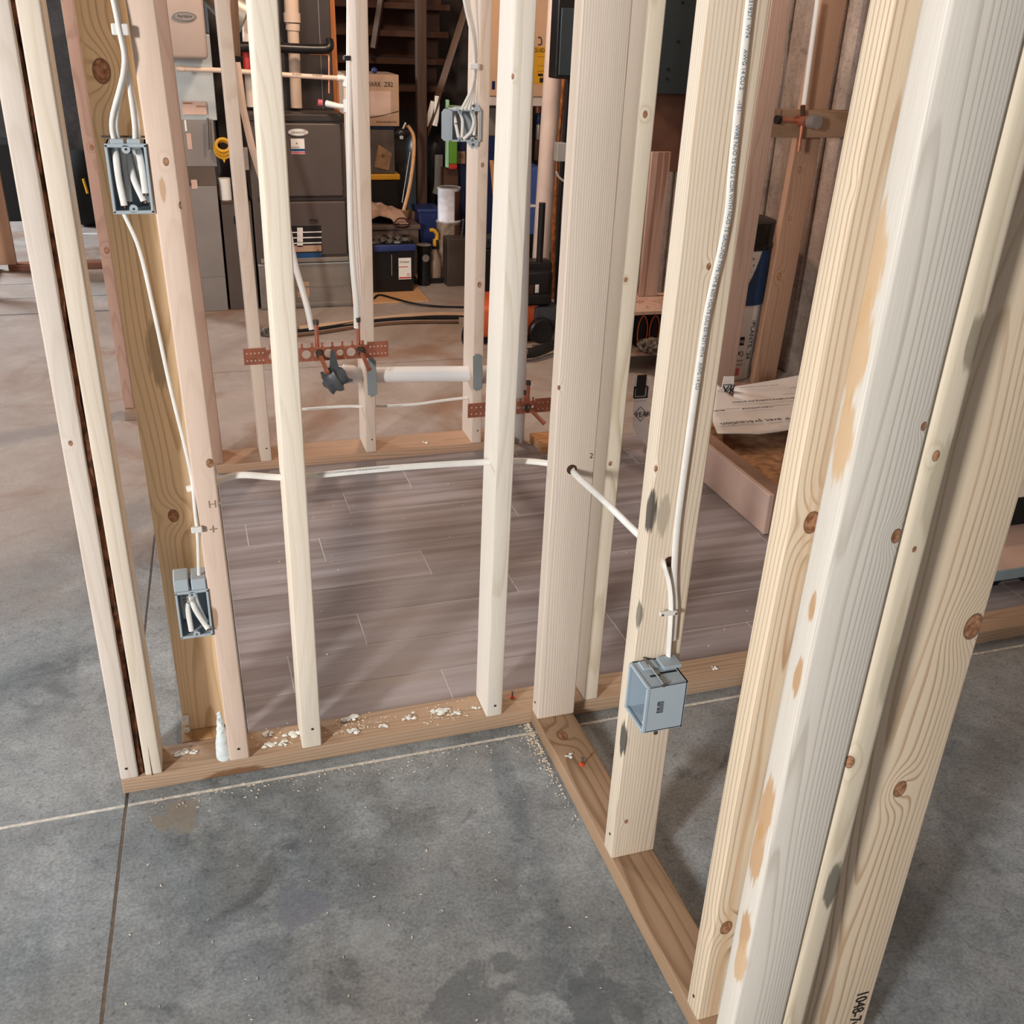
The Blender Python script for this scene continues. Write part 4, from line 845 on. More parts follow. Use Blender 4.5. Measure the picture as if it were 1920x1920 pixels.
t, w_, h_ = tb('carton', 'small open carton behind the taupe bin', 'box', 755, 396, 779, 470, 4.56, .05, 'kraft', base=0, bev=.002)
text('11', .03, 'ink', t, loc=(.02, -.002, h_-.08), name='box_lettering')
o = link('walking_stick', tube(bmesh.new(), spline([PY(757, 395, 4.40), PY(768, 350, 4.42), PY(775, 300, 4.45), PY(776, 260, 4.48), PY(769, 242, 4.5), PY(764, 236, 4.5)], 5), .011, 10), 'ply', smooth=True); tag(o, 'bent tan wooden stick leaning under the stairs', 'stick')
o = link('rod', tube(bmesh.new(), [PY(754, 380, 4.52), PY(769, 285, 4.56)], .005, 8), 'zinc', smooth=True); tag(o, 'thin grey rod leaning behind the bent stick', 'rod')
t = thing('hand_vacuum', 'small dark tool with silver tip hanging by the bent stick', 'tool', PY(755, 250, 4.45)); bm = bmesh.new(); bmesh.ops.create_uvsphere(bm, u_segments=14, v_segments=10, radius=.035, matrix=Matrix.Diagonal((1.3, .6, .8, 1))); link('body', bm, 'black', t, smooth=True)
link('silver_tip', box(-.022, -.002, -.03, -.015, -.03, -.012, .002), 'galv_lt', t); link('strap', tube(bmesh.new(), [(0, 0, .02), (.02, 0, .06)], .008, 8), 'galv', t)
# trash bag drum with tape strip
t = thing('trash_bin', 'tall black bin with a silver duct tape strip', 'bin', (PY(820, 360, 4.9).x, 5.02, 0))
link('body', lathe(bmesh.new(), [(.15, 0), (.17, .05), (.185, .62), (.19, .68), (.175, .70)], seg=32), 'black_m', t, smooth=True)
link('bag', lathe(bmesh.new(), [(.186, .60), (.196, .70), (.17, .80), (.10, .85)], seg=14), 'black', t, smooth=True)
bm = tube(bmesh.new(), spline([PY(823, 290, 4.74), PY(822, 330, 4.75), PY(821, 350, 4.75), PY(817, 364, 4.75)], 4), 0, 4, flat=(.026, .002, (1, 0, 0))); bmesh.ops.translate(bm, verts=bm.verts, vec=-t.location); link('tape_strip', bm, 'galv', t)
for i, (p0, p1) in enumerate((((798, 236), (812, 190)), ((815, 236), (820, 180)))):
    o = link('shovel_handle', tube(bmesh.new(), spline([PY(*p0, 4.68), PY((p0[0]+p1[0])/2+1, 214, 4.69), PY(*p1, 4.70)], 4), 0, 8, flat=(.016, .004, (1, 0, 0))), 'white_pl', smooth=True)
    tag(o, ('white curved slat', 'second white slat')[i]+' standing in front of the dark stair post', 'slat')
t = thing('blue_drum', 'dark blue drum with a tan label behind the double gang box', 'drum', (PY(872, 300, 4.50).x, 4.60, 0))
link('body', lathe(bmesh.new(), [(.085, 0), (.09, .02), (.09, .40), (.094, .42), (.09, .44), (.09, .84), (.07, .86)], seg=32), 'navy', t, smooth=True)
bm = pbox(858, 284, 872, 307, 4.499, .012); bmesh.ops.translate(bm, verts=bm.verts, vec=-t.location); link('label', bm, 'carton', t); bm = pbox(861, 288, 870, 297, 4.496, .004); bmesh.ops.translate(bm, verts=bm.verts, vec=-t.location); link('label_picture', bm, 'kraft', t)
t = thing('green_toy', 'green plastic item with a red foot left of the blue drum', 'toy', PY(848, 292, 4.40)); link('body', box(-.022, .03, 0, .04, .0, .33, .006), 'green', t); link('foot', box(-.02, .03, -.004, .04, -.03, -.0005, .006), 'red', t); link('edge_strip', box(-.040, -.024, -.01, .03, -.02, .36, .004), plain('pale_green', (150, 196, 150), .5), t)
o = link('crate', box(-.05, .04, 0, .09, 0, .654, .004), 'brown_dk', loc=(PY(845, 290, 4.44).x, 4.41+.04, 0)); o.location.y = 4.40; tag(o, 'dark brown crate stack under the green item', 'crate')
bpy.data.objects['green_toy'].location = (o.location.x-.01, 4.355, .685); 
# paint cans
def can(lbl, px, py0, py1, Y, r, base, wrap, rust=True):
    c = PY(px, py1, Y); h = PY(px, py0, Y).z-base; t = thing('paint_can', lbl, 'paint can', (c.x, Y+r, base))
    link('body', lathe(bmesh.new(), [(r, 0), (r+.002, .003), (r, .006), (r, h-.01), (r+.003, h-.006), (r+.003, h)], seg=36), wrap, t, smooth=True)
    link('lid', lathe(bmesh.new(), [(r-.008, h), (r-.008, h+.0015)], seg=36), 'galv', t); link('rim', tube(bmesh.new(), [V((r*math.cos(2*PI*i/36), r*math.sin(2*PI*i/36), h)) for i in range(37)], .004, 6), 'galv_lt', t, smooth=True)
    bm = bmesh.new(); 
    vs = [[bm.verts.new(((r+.0012)*math.cos(a), (r+.0012)*math.sin(a), z)) for z in (.01, h-.015)] for a in [-PI*.42+i*.08 for i in range(12)]]
    for i in range(11): bm.faces.new((vs[i][0], vs[i+1][0], vs[i+1][1], vs[i][1]))
    o = link('label', bm, 'brown_dk' if rust else 'white', t, smooth=True); o.modifiers.new('s', 'SOLIDIFY').thickness = .001; return t, h
t, hh = can('taller splattered can under the paint can, beside the blue bin', 846, 418, 505, 4.25, .075, 0, plain('splattered_can', (150, 132, 116), .6, var=.35, sc=30))
can('white paint can with a rust-brown label on the lower can', 847, 355, 412, 4.25, .069, hh+.002, plain('white_can', (208, 208, 214), .45, var=.12, sc=30))
bm = bmesh.new(); P = [V((.006*math.cos(i*1.2), .006*math.sin(i*1.2), i*.0012)) for i in range(90)]; o = link('spring', tube(bm, P, .0016, 5), 'zinc', loc=PY(866, 425, 4.16), rot=(0, .10, 0)); o.location.z = PY(850, 448, 4.10).z+.001; tag(o, 'rusty coil spring in front of the cans', 'spring')
t, w_, h_ = tb('toolbox', 'dark brown case leaning beside the spray bottle', 'case', 839, 448, 886, 533, 4.12, .12, plain('case_brown', (70, 60, 54), .6, var=.2), base=0)
link('edge_board', box(.03, .055, -.03, -.008, 0, h_*.92, .002), 'brown_dk', t)
# blue bin
t, w_, h_ = tb('blue_bin', 'blue plastic bin behind the spray bottle', 'bin', 786, 392, 826, 480, 4.42, .2, plain('mid_blue', (34, 46, 92), .4), base=0)
link('rim', box(-w_-.008, w_+.008, -.010, .20, h_-.02, h_+.0002, .005), 'blue', t)
# spray bottle on tray
t = thing('tray', 'flat black tray under the spray bottle', 'tray', PZ(812, 532)); link('base', box(-.12, .13, .0, .13, 0, .02, .006), 'black', t); link('lip', box(-.13, .13, -.004, .002, .02, .035, .002), 'black', t)
o = link('folded_rag', box(-.045, .03, -.03, .05, 0, .022, .006), 'kraft', loc=t.location+V((-.06, .04, .021))); tag(o, 'folded tan rag on the black tray', 'rag')
t = thing('spray_bottle', 'cloudy spray bottle with a yellow trigger on the black tray', 'spray bottle', t.location+V((.022, .05, .021)))
t.scale = (1.2, 1.2, 1.12)
link('body', lathe(bmesh.new(), [(.034, 0), (.037, .01), (.037, .085), (.030, .11), (.014, .15), (.012, .165)], seg=28), plain('cloudy_plastic', (142, 124, 110), .4, var=.1), t, smooth=True)
link('collar', lathe(bmesh.new(), [(.014, .163), (.014, .178)], seg=20), 'black', t, smooth=True); link('neck', lathe(bmesh.new(), [(.010, .178), (.009, .215)], seg=16), 'yellow', t, smooth=True)
link('trigger_head', tube(bmesh.new(), spline([(-.026, 0, .262), (-.006, 0, .262), (.012, 0, .240), (.010, 0, .212)], 4), [.010]*12+[.012], 12), 'yellow', t, smooth=True)
t = thing('cooking_pot', 'round dark pot with a pale top and dial in front of the blue bin', 'pot', PY(797, 480, 4.16)); t.location.z = 0
zz = PY(797, 480, 4.16).z; link('bowl', lathe(bmesh.new(), [(.036, 0), (.042, zz*.5), (.040, zz), (.046, zz+.06)], seg=28), 'black', t, smooth=True); link('pale_top', lathe(bmesh.new(), [(.045, zz+.061), (.040, zz+.065)], seg=28), 'duct_grey', t, smooth=True)
link('dial', lathe(bmesh.new(), [(.022, 0), (.022, .004)], seg=24), 'galv', t, loc=(0, -.044, zz-.01), rot=(PI/2, 0, 0))
t.location.y = 4.19
# recycling bin
t = thing('waste_bin', 'black waste basket with a blue bag rim and a price label', 'bin', (PZ(738, 549).x, PZ(738, 549).y, .0065)); w0 = .128
bm = bmesh.new(); h = .285
vb = [(-w0, 0), (w0-.01, 0), (w0-.01, .22), (-w0, .22)]; vt = [(-w0-.012, -.012), (w0+.004, -.012), (w0+.004, .235), (-w0-.012, .235)]
A = [bm.verts.new((x, y, 0)) for x, y in vb]; B = [bm.verts.new((x, y, h)) for x, y in vt]; Ci = [bm.verts.new((x*.93, y*.93+.006, h)) for x, y in vt]; Di = [bm.verts.new((x*.9, y*.9+.01, .03)) for x, y in vb]
bm.faces.new(A[::-1]); bm.faces.new(Di)
for i in range(4):
    j = (i+1) % 4; bm.faces.new((A[i], A[j], B[j], B[i])); bm.faces.new((B[i], B[j], Ci[j], Ci[i])); bm.faces.new((Ci[i], Ci[j], Di[j], Di[i]))
link('body', bm, 'black', t)
link('blue_bag_rim', box(-.115, w0+.006, -.020, -.006, h-.045, h-.006, .006, 3), 'blue', t, smooth=True)
bm = bmesh.new(); random.seed(31)
for i in range(9):
    r_ = bmesh.ops.create_icosphere(bm, subdivisions=1, radius=.035)
    for v in r_['verts']: v.co = V((v.co.x, v.co.y, v.co.z*.5))+V((-.09+.022*i, .05+.1*(i % 2), h-.01+.01*(i % 3)))+V([random.uniform(-.006, .006) for _ in range(3)])
link('trash', bm, 'clearish', t)
lb = link('label', box(.030, .105, -.0135, -.0115, .075, .20), 'white', t); link('red_band', box(.032, .103, -.0145, -.0137, .080, .088), 'red', lb); link('red_stripe', box(.032, .085, -.0145, -.0137, .146, .150), 'red', lb)
text('STORAGE', .013, 'ink', lb, loc=(.036, -.0142, .172), name='label_print'); text('||||', .018, 'red', lb, loc=(.078, -.0142, .098), name='label_print')
link('handle', tube(bmesh.new(), [(-.01, -.008, .10), (-.01, -.012, .22)], .003, 8), 'galv', t)
pl = box(PZ(660, 572).x, PZ(810, 570).x, 3.80, 4.315, 0, .006); o = link('plywood_sheet', pl, 'ply'); tag(o, 'thin plywood sheet on the floor under the black waste basket', 'board')
o = link('floor_cord', tube(bmesh.new(), spline([PZ(700, 560, .012), PZ(712, 553, .012), PZ(740, 560, .012), PZ(780, 570, .012), PZ(830, 575, .006), PZ(880, 576, .006)], 6), .006, 8), 'black', smooth=True); tag(o, 'black cord snaking over the plywood sheet', 'cord')
o = link('floor_board', tube(bmesh.new(), spline([PZ(560, 614, .012), PZ(640, 606, .012), PZ(700, 598, .012), PZ(780, 590, .012), PZ(840, 588, .012), PZ(900, 590, .012)], 4), 0, 4, flat=(.010, .030, (0, 0, 1))), plain('trim_tan', (190, 162, 136), .7)); tag(o, 'long pale strip of trim lying across the floor in front of the furnace', 'board')
for k, yoff in enumerate((.0, 8.)):
    o = link('rope', tube(bmesh.new(), spline([PZ(545, 622+yoff, .008), PZ(600, 616+yoff, .008), PZ(680, 604+yoff, .008), PZ(760, 597+yoff, .008), PZ(860, 596+yoff, .008)], 6), .009, 8), ('black_m', plain('brown_hose', (104, 76, 60), .7))[k], smooth=True); tag(o, ('dark', 'brown')[k]+' hose lying in front of the pale trim strip on the floor', 'hose')
o = link('net_bundle', bmesh.ops.create_icosphere and tube(bmesh.new(), spline([PZ(488, 622, .02), PZ(500, 620, .03), PZ(512, 622, .025), PZ(530, 624, .015)], 5), .02, 8), 'camo', smooth=True); tag(o, 'dark mesh bundle on the floor at the end of the hose', 'mesh')

# ================================================================== RIGHT SIDE: WATER HEATER, VACUUM, PANELS
Yh = 4.2
t = thing('water_heater', 'peach wall-hung water heater with a yellow energy guide label', 'water heater', PY(980, 183, Yh)); oh = t.location.copy()
a, b = PY(918, -40, Yh), PY(1046, 183, Yh); bm = box(a.x, b.x, Yh, Yh+.3, b.z, a.z, .01, 3); bmesh.ops.translate(bm, verts=bm.verts, vec=-oh); link('case', bm, 'heater', t, smooth=True)
bm = box(a.x+.02, b.x-.01, Yh+.01, Yh+.28, b.z-.05, b.z-.001, .004); bmesh.ops.translate(bm, verts=bm.verts, vec=-oh); link('bottom_trim', bm, 'carton_w', t)
def hs(x0, y0, x1, y1, mat, nm, off=.0015, par=t): bm = pbox(x0, y0, x1, y1, Yh-off, .001); bmesh.ops.translate(bm, verts=bm.verts, vec=-oh); return link(nm, bm, mat, par)
g = hs(985, 87, 1023, 158, 'yellow', 'energy_label'); text('ENERGYGUIDE', .030, 'ink', g, loc=PY(990.5, 97, Yh-.0025)-oh, name='label_print', sx=.42, align='LEFT')
for o_ in list(g.children): bpy.data.objects.remove(o_)
text('GUIDE', .030, 'ink', g, loc=PY(1000.5, 97.5, Yh-.0025)-oh, name='label_print', sx=.92)
for y in (106, 123, 133): hs(1008, y, 1021, y+.8, 'ink', 'label_rule', .003, g)
hs(1009, 138, 1018, 143, 'ink', 'label_block', .003, g); hs(1012, 146, 1020, 155, 'ink', 'label_block', .003, g); hs(922.5, 152, 928, 168, 'navy', 'small_sticker')
hn = tube(bmesh.new(), spline([PY(1009, 70, Yh-.004), PY(1014, 71, Yh-.004), PY(1015, 82, Yh-.004), PY(1009, 84, Yh-.004)], 4), .003, 8); bmesh.ops.translate(hn, verts=hn.verts, vec=-oh); link('handle', hn, 'brown_dk', t)
# valves beneath
for i, (px, y0, y1, m_) in enumerate(((1008, 190, 212, 'copper'), (1010, 212, 232, 'navy'), (1009, 232, 262, 'galv'), (1006, 262, 300, 'brown_dk'), (1014, 190, 300, 'copper'))):
    o = link('gas_valve' if i < 3 else 'supply_pipe', lathe(bmesh.new(), [(.013, 0), (.016, .01), (.016, (PY(px, y0, 4.3).z-PY(px, y1, 4.3).z)-.01), (.012, PY(px, y0, 4.3).z-PY(px, y1, 4.3).z)], seg=14), m_, loc=PY(px, y1, 4.3+.01*i), smooth=True)
    tag(o, ['brass valve at the top of the stack under the heater', 'blue valve body under the brass one below the heater', 'grey union below the blue valve', 'dark fitting at the bottom of the valve stack', 'thin copper supply pipe beside the valves'][i], 'valve' if i < 3 else 'pipe')
t, w_, h_ = tb('blue_carton', 'bright blue box seen in the slot left of the big white pipe', 'box', 992, 315, 1014, 440, 4.1, .25, plain('bright_blue', (66, 92, 156), .5), base=None)
link('white_band', box(-w_-.001, w_+.001, -.002, 0, h_*.42, h_*.46), 'white', t); t.location.z = 0.0
for ch in t.children: ch.location.z = 0
bm = box(-w_, w_, .0, .25, 0, PY(1000, 440, 4.1).z-.001); link('lower_case', bm, 'black_m', t); [setattr(c_.location, 'z', PY(1000, 440, 4.1).z) for c_ in t.children if c_.name.startswith(('body', 'white'))]
t, w_, h_ = tb('storage_tote', 'navy tote with a pale top seen right of the double gang stud', 'storage bin', 914, 255, 932, 420, 4.4, .3, 'navy', base=0); link('pale_top', box(-w_, w_, 0, .28, h_+.001, h_+.16, .004), 'duct_grey', t)
o = board('leaning_lath', 'thin tan lath leaning right of the double gang stud', .02, .01, .75, PY(926, 385, 4.0), 'ply', lean=(-.12, 0), cat='board', bev=.001); o.location.z = 0; o.location.x = PY(926, 385, 4.0).x+.06
# big white pipe
a, b = PY(1047, -20, 3.4), PY(1014, 485, 3.4)
pipe('radon_pipe', 'big white vertical pipe right of the pale knotty stud', [V((b.x-.005, 3.4, 0)), V((b.x, 3.4, b.z)), a, a+V((.005, 0, .6))], .047, 'pvc_pink')
o = link('insulation_strip', tube(bmesh.new(), [PY(1036, 560, 3.55), PY(1043, 300, 3.55), PY(1057, 145, 3.55)], 0, 4, flat=(.016, .016, (1, 0, 0))), 'osb'); tag(o, 'ragged orange-brown board edge right of the big white pipe', 'board')
o = link('conduit', tube(bmesh.new(), [PY(1041, 620, 3.30), PY(1048, 400, 3.30), PY(1066, 140, 3.30)], .012, 12), 'black', smooth=True); tag(o, 'black vertical conduit right of the ragged board edge', 'conduit')
o = link('metal_outlet_box', pbox(1046, 268, 1061, 303, 3.235, .053, .003), 'galv_lt'); tag(o, 'shiny metal outlet box on the black conduit', 'electrical box')
o = link('grey_cord', tube(bmesh.new(), spline([PY(1043, 322, 3.25), PY(1048, 332, 3.25), PY(1060, 342, 3.25)], 4), .006, 8), 'pvc_grey', smooth=True); tag(o, 'short grey cord curving below the metal outlet box', 'cord')
t = thing('breaker_panel', 'glossy black breaker panel behind the wide corner stud', 'electrical panel', PY(1065, 150, 3.05)); ob = t.location.copy(); a, b = PY(1050, -30, 3.05), PY(1100, 149, 3.05)
bm = box(a.x, b.x, 3.05, 3.15, b.z, a.z, .004); bmesh.ops.translate(bm, verts=bm.verts, vec=-ob); link('case', bm, 'black', t); bm = box(a.x+.012, b.x, 3.04, 3.05, b.z+.015, b.z+.30, .004); bmesh.ops.translate(bm, verts=bm.verts, vec=-ob); link('door', bm, 'slate', t)
t = thing('meter_panel', 'slate blue metal panel with knock-outs behind the knotty stud', 'electrical panel', PY(1270, 178, 3.0)); ob = t.location.copy(); a, b = PY(1236, -30, 3.0), PY(1330, 178, 3.0)
bm = box(a.x, b.x, 3.0, 3.12, b.z, a.z, .004); bmesh.ops.translate(bm, verts=bm.verts, vec=-ob); link('case', bm, 'slate', t)
for px, py in ((1280, 5), (1272, 78), (1251, 148), (1253, 130)): link('knock_out', lathe(bmesh.new(), [(.008, 0), (.008, .002)], seg=12), 'black_m', t, loc=PY(px, py, 2.998)-ob, rot=(PI/2, 0, 0))
o = link('panel_backing', box(PY(1225, 180, 3.13).x, PY(1340, 180, 3.13).x, 3.13, 3.15, .80, 2.4), plain('backing', (110, 78, 62), .8, var=.2)); tag(o, 'brown plywood backing behind the slate blue panel', 'board')
# plywood sheets leaning
for k, (x0, x1, yy) in enumerate(((1205, 1258, 2.62), (1256, 1300, 2.66))):
    a, b = PY(x0+23, 285+3*k, yy), PY(x1, 560, yy); o = link('plywood_sheet', box(PY(x0+(30 if k else 0), 560 if k == 0 else 290, yy).x-.02, PY(x1, 290, yy).x, yy, yy+.018, .289, a.z, .001), 'ply_pink'); tag(o, ('rosy plywood panel standing behind the cable stud', 'second rosy panel edge right behind the first')[k], 'board')
# low shelf with pouches
xs0, xs1 = PY(1150, 600, 2.4).x, PY(1310, 600, 2.4).x
t = thing('low_shelf', 'low wooden shelf behind the cross wall holding a knit bundle', 'shelf', (xs0, 2.36, 0))
link('bottom_board', box(0, xs1-xs0, 0, .30, .075, .093, .001), 'ply_pink', t); link('top_board', box(0, xs1-xs0, 0, .32, .272, .288, .001), 'ply_pink', t)
for x_ in (0, xs1-xs0-.02): link('side_board', box(x_, x_+.02, .02, .30, 0, .271, .001), 'ply_pink', t)
link('back_board', box(.02, xs1-xs0-.02, .285, .30, .0935, .271, .001), 'black_m', t)
for k, (px, lb) in enumerate(((1206, 'left black pouch with orange piping inside the low shelf'), (1228, 'right black pouch with orange piping inside the low shelf'))):
    c = PY(px, 640, 2.40); t = thing('pouch', lb, 'pouch', (c.x, 2.42, .0945+.0552)); link('body', box(-.027, .027, 0, .12, -.055, .105, .02, 3), 'black_m', t, smooth=True)
    link('piping', tube(bmesh.new(), [V((.025*math.cos(a), -.002, .025+.075*math.sin(a))) for a in [2*PI*i/24 for i in range(25)]], .003, 6), 'orange', t, smooth=True)
bm = bmesh.new(); bmesh.ops.create_icosphere(bm, subdivisions=4, radius=.05)
for v in bm.verts: v.co = V((v.co.x*1.2, v.co.y, v.co.z*.75))*(1+.25*mn.noise(v.co*60))
o = link('knit_bundle', bm, 'camo', loc=(PY(1210, 660, 2.37).x, 2.325, .133), smooth=True); tag(o, 'black and white knit bundle lying on the low shelf front', 'knit')

# shop vacuum
cv = PZ(985, 660); t = thing('shop_vacuum', 'orange and black shop vacuum on a wheeled base', 'vacuum', (cv.x, 3.02, 0)); ov = t.location.copy()
def vb(nm, x0, y0, x1, y1, Y, d, bev, mat, par=None, **k):
    bm = pbox(x0, y0, x1, y1, Y, d, bev, seg=4); bmesh.ops.translate(bm, verts=bm.verts, vec=-ov); return link(nm, bm, mat, par or t, smooth=True, **k)
vb('wheel_base', 900, 628, 1034, 668, 2.93, .30, .02, 'black')
vb('drum', 902, 576, 1012, 629, 2.90, .32, .025, 'orange')
vb('side_bracket', 1004, 577, 1048, 622, 2.885, .20, .010, plain('dark_grey_plastic', (58, 60, 64), .5))
vb('motor_head', 962, 508, 1037, 577, 2.90, .26, .035, 'black')
vb('front_lip', 968, 555, 1033, 571, 2.880, .06, .010, 'black')
vb('handle_block', 982, 492, 1036, 512, 2.93, .10, .014, 'black')
vb('name_sticker', 1004, 534, 1010, 549, 2.897, .004, .0005, 'white'); vb('oval_badge', 993, 535, 1000, 553, 2.897, .004, .001, 'brown_dk')
for k, (px, py, yy, rr, rz) in enumerate(((1012, 618, 2.86, .064, 0.), (880, 625, 2.92, .070, .7))):
    c = PY(px, py, yy)-ov; wh = lathe(bmesh.new(), [(rr, 0), (rr, .035), (rr*.86, .040), (rr*.84, .034), (.02, .030)], seg=40); link('big_wheel', wh, 'black', t, loc=c, rot=(PI/2, 0, rz), smooth=True)
hp = [PZ(925, 640, .05), PZ(935, 657, .04), PZ(985, 662, .04), PZ(1010, 658, .04), PZ(1040, 645, .05)]
rg = []; hpS = spline(hp, 10)
o = link('hose', tube(bmesh.new(), [p-ov for p in hpS], [.024+.0025*(i % 2) for i in range(len(hpS))], 14), 'black', t)
o = link('vacuum_wand', tube(bmesh.new(), [PY(1011, 495, 2.95), PY(1017, 380, 2.95)], .0165, 20), 'black', smooth=True); tag(o, 'black vacuum wand standing upright above the shop vacuum', 'vacuum wand')
t = thing('crevice_tool', 'grey slotted vacuum head left of the shop vacuum, behind the pale stud', 'vacuum head', PY(914, 545, 3.2)); link('body', box(.01, .12, 0, .10, -.02, .045, .01, 3), 'slate', t, smooth=True)
for i in range(4): link('slot', box(.02+.024*i, .028+.024*i, -.003, .0, .0, .03), 'black_m', t)
link('neck', tube(bmesh.new(), [(.0, .03, .04), (.06, .05, .13)], .018, 12), 'duct_grey', t, smooth=True); t.location.z = .385
t.location.y = 3.45; o = link('dark_case', box(.01, .14, 0, .14, 0, .363, .008), 'black_m', loc=(t.location.x, 3.43, 0)); tag(o, 'black case under the grey vacuum head', 'case')

# ================================================================== PAIL STACK, BRIDGING, VALVE
pb_ = PZ(1395, 716); t = thing('plant_pail', 'white pail with blue swirl label and PLANTS handwriting', 'pail', (1.735, 2.24, 0)); R1 = .118
link('body', lathe(bmesh.new(), [(R1-.012, 0), (R1-.006, .01), (R1+.004, .345), (R1+.004, .36)], seg=48), 'white_pl', t, smooth=True)
def wrap(par, r0, z0, z1, a0, a1, mat, nm, fn=None, n=24, off=.0012):
    bm = bmesh.new(); vs = []
    for i in range(n+1):
        a = a0+(a1-a0)*i/n; zl, zh = (z0, z1) if fn is None else fn(i/n); rr = lambda z: r0(z)+off
        vs.append([bm.verts.new((rr(z)*math.cos(a), rr(z)*math.sin(a), z)) for z in (zl+(zh-zl)*k/6 for k in range(7))])
    for i in range(n):
        for k in range(6): bm.faces.new((vs[i][k], vs[i+1][k], vs[i+1][k+1], vs[i][k+1]))
    o = link(nm, bm, mat, par, smooth=True); o.modifiers.new('s', 'SOLIDIFY').thickness = .0006; return o
rf = lambda z: R1-.006+.010*z/.345
A0 = math.atan2(CAM.y-2.24, CAM.x-1.735)
def wraptext(s, size, mat, par, rf_, a, z, vert=False, off=.002):
    o = text(s, size, mat, par, name='label_print')
    for v in o.data.vertices:
        x, y = v.co.x, v.co.y
        if vert: x, y = y, -x
        an = a+x/rf_(z); r = rf_(z+y)+off+v.co.z*.5; v.co = V((r*math.cos(an), r*math.sin(an), z+y))
    o.rotation_euler = (0, 0, 0)
bk_ = wrap(t, rf, .175, .215, A0+.10, A0+.58, 'ink', 'notice_panel'); wraptext('AVISO', .020, 'white', bk_, rf, A0+.22, .186, off=.003)
wraptext('(X)', .034, 'ink', t, rf, A0+.24, .125); wraptext('=====\n=====', .020, 'ink', t, rf, A0+.15, .095); wrap(t, rf, .03, .066, A0+.05, A0+.55, 'pink', 'pink_panel')
wraptext("/PLANTS. '24", .034, 'ink', t, rf, A0+.80, .29, vert=True)
wraptext('- - -\n-- - -', .015, 'duct_grey', t, rf, A0+.2, .30)
t2 = thing('nested_pail', 'upper white and blue pail nested in the lower white pail', 'pail', (1.738, 2.24, .3605)); rf2 = lambda z: R1+.008
link('body', lathe(bmesh.new(), [(R1+.008, 0), (R1+.008, .245)], seg=48), plain('label_navy', (34, 62, 100), .4), t2, smooth=True)
wrap(t2, rf2, .0, .24, A0-.7, A0+.72, 'white_pl', 'swirl_panel', fn=lambda u: (.035+.205*max(0, (u-.38)/.62)**2.2, .244))
for i in range(6): wraptext(['A  DE', 'VA   K', '~~~~ ~', '_____', '====', '==='][i], .014, 'ink', t2, rf2, A0+.18, .205-.028*i)
link('black_cap', lathe(bmesh.new(), [(R1+.012, .246), (R1+.012, .262), (R1+.006, .266), (R1+.010, .36), (R1-.02, .37)], seg=48), 'black', t2, smooth=True)
a, b = PY(1448, 207, 2.10), PY(1610, 252, 2.10); o = board('blocking_board', 'horizontal blocking board carrying the copper valve at the foundation wall', .04, .06, .66, (1.62, 2.08, a.z-.085), wood('w_bl', (150, 122, 98), (120, 94, 72), .02, .1, 150, seed=60), cat='board')
o.rotation_euler = (0, PI/2, 0); o.location = (1.60, 2.005, PY(1500, 207, 2.005).z)
o.scale.x = 2.6
t = thing('shower_valve', 'copper shower valve with a grey round cap on the blocking board', 'valve', PY(1506, 226, 1.97)); ow = t.location.copy()
link('body', tube(bmesh.new(), [(-.03, 0, 0), (.03, 0, 0)], .020, 16), 'copper', t, smooth=True); link('left_arm', tube(bmesh.new(), [PY(1456, 224, 1.97)-ow, (-.02, 0, .0)], .010, 12), 'copper', t, smooth=True)
link('arm_cap', tube(bmesh.new(), [PY(1455, 224, 1.97)-ow, PY(1463, 225, 1.97)-ow], .017, 12), 'black', t, smooth=True)
link('round_cap', tube(bmesh.new(), [PY(1519, 228, 1.95)-ow, PY(1533, 229, 1.91)-ow], .027, 20), 'duct_grey', t, smooth=True)
link('upper_stub', tube(bmesh.new(), [(0, 0, 0), PY(1505, 198, 1.97)-ow], .009, 12), 'brown_dk', t, smooth=True); link('lower_stub', tube(bmesh.new(), [(-.003, 0, 0), PY(1497, 283, 1.97)-ow], .009, 12), 'copper', t, smooth=True)
o = link('water_tube', tube(bmesh.new(), [PY(1533, 0, 1.98), PY(1507, 196, 1.98)], .010, 12), 'white_pl', smooth=True); tag(o, 'translucent water tube rising from the shower valve', 'pipe')
o = link('wire', tube(bmesh.new(), spline([PY(1483, 0, 1.98), PY(1476, 80, 1.98), PY(1474, 120, 1.98), PY(1460, 220, 1.98)], 4), .0025, 6), 'galv', smooth=True); tag(o, 'thin wire hanging along the rosy stud near the shower valve', 'wire')

# ================================================================== SHOWER TRAY IN TORN CARTON
t = thing('shower_tray', 'low carton-wrapped shower tray on the tiles behind the cross wall', 'shower tray', (1.03, .78, .0085)); ox = t.location.copy()
def tl(nm, bm, mat, **k): bmesh.ops.translate(bm, verts=bm.verts, vec=-ox); return link(nm, bm, mat, t, **k)
bm = box(1.03, 1.05, .70, 1.30, .0085, .150, .004); tl('near_side', bm, 'carton_p')
bm = prism(bmesh.new(), [(1.050, .150), (1.105, .145), (1.18, .085), (1.18, .0085), (1.050, .0085)], 1, .70, 1.50); tl('rim', bm, 'tray')
tl('pan', box(1.18, 1.86, .70, 1.55, .0085, .085), 'debris'); tl('far_rim', box(1.18, 1.86, 1.55, 1.66, .0085, .145, .01), 'tray'); tl('right_rim', box(1.862, 1.93, .70, 1.66, .0085, .145, .01), 'tray')
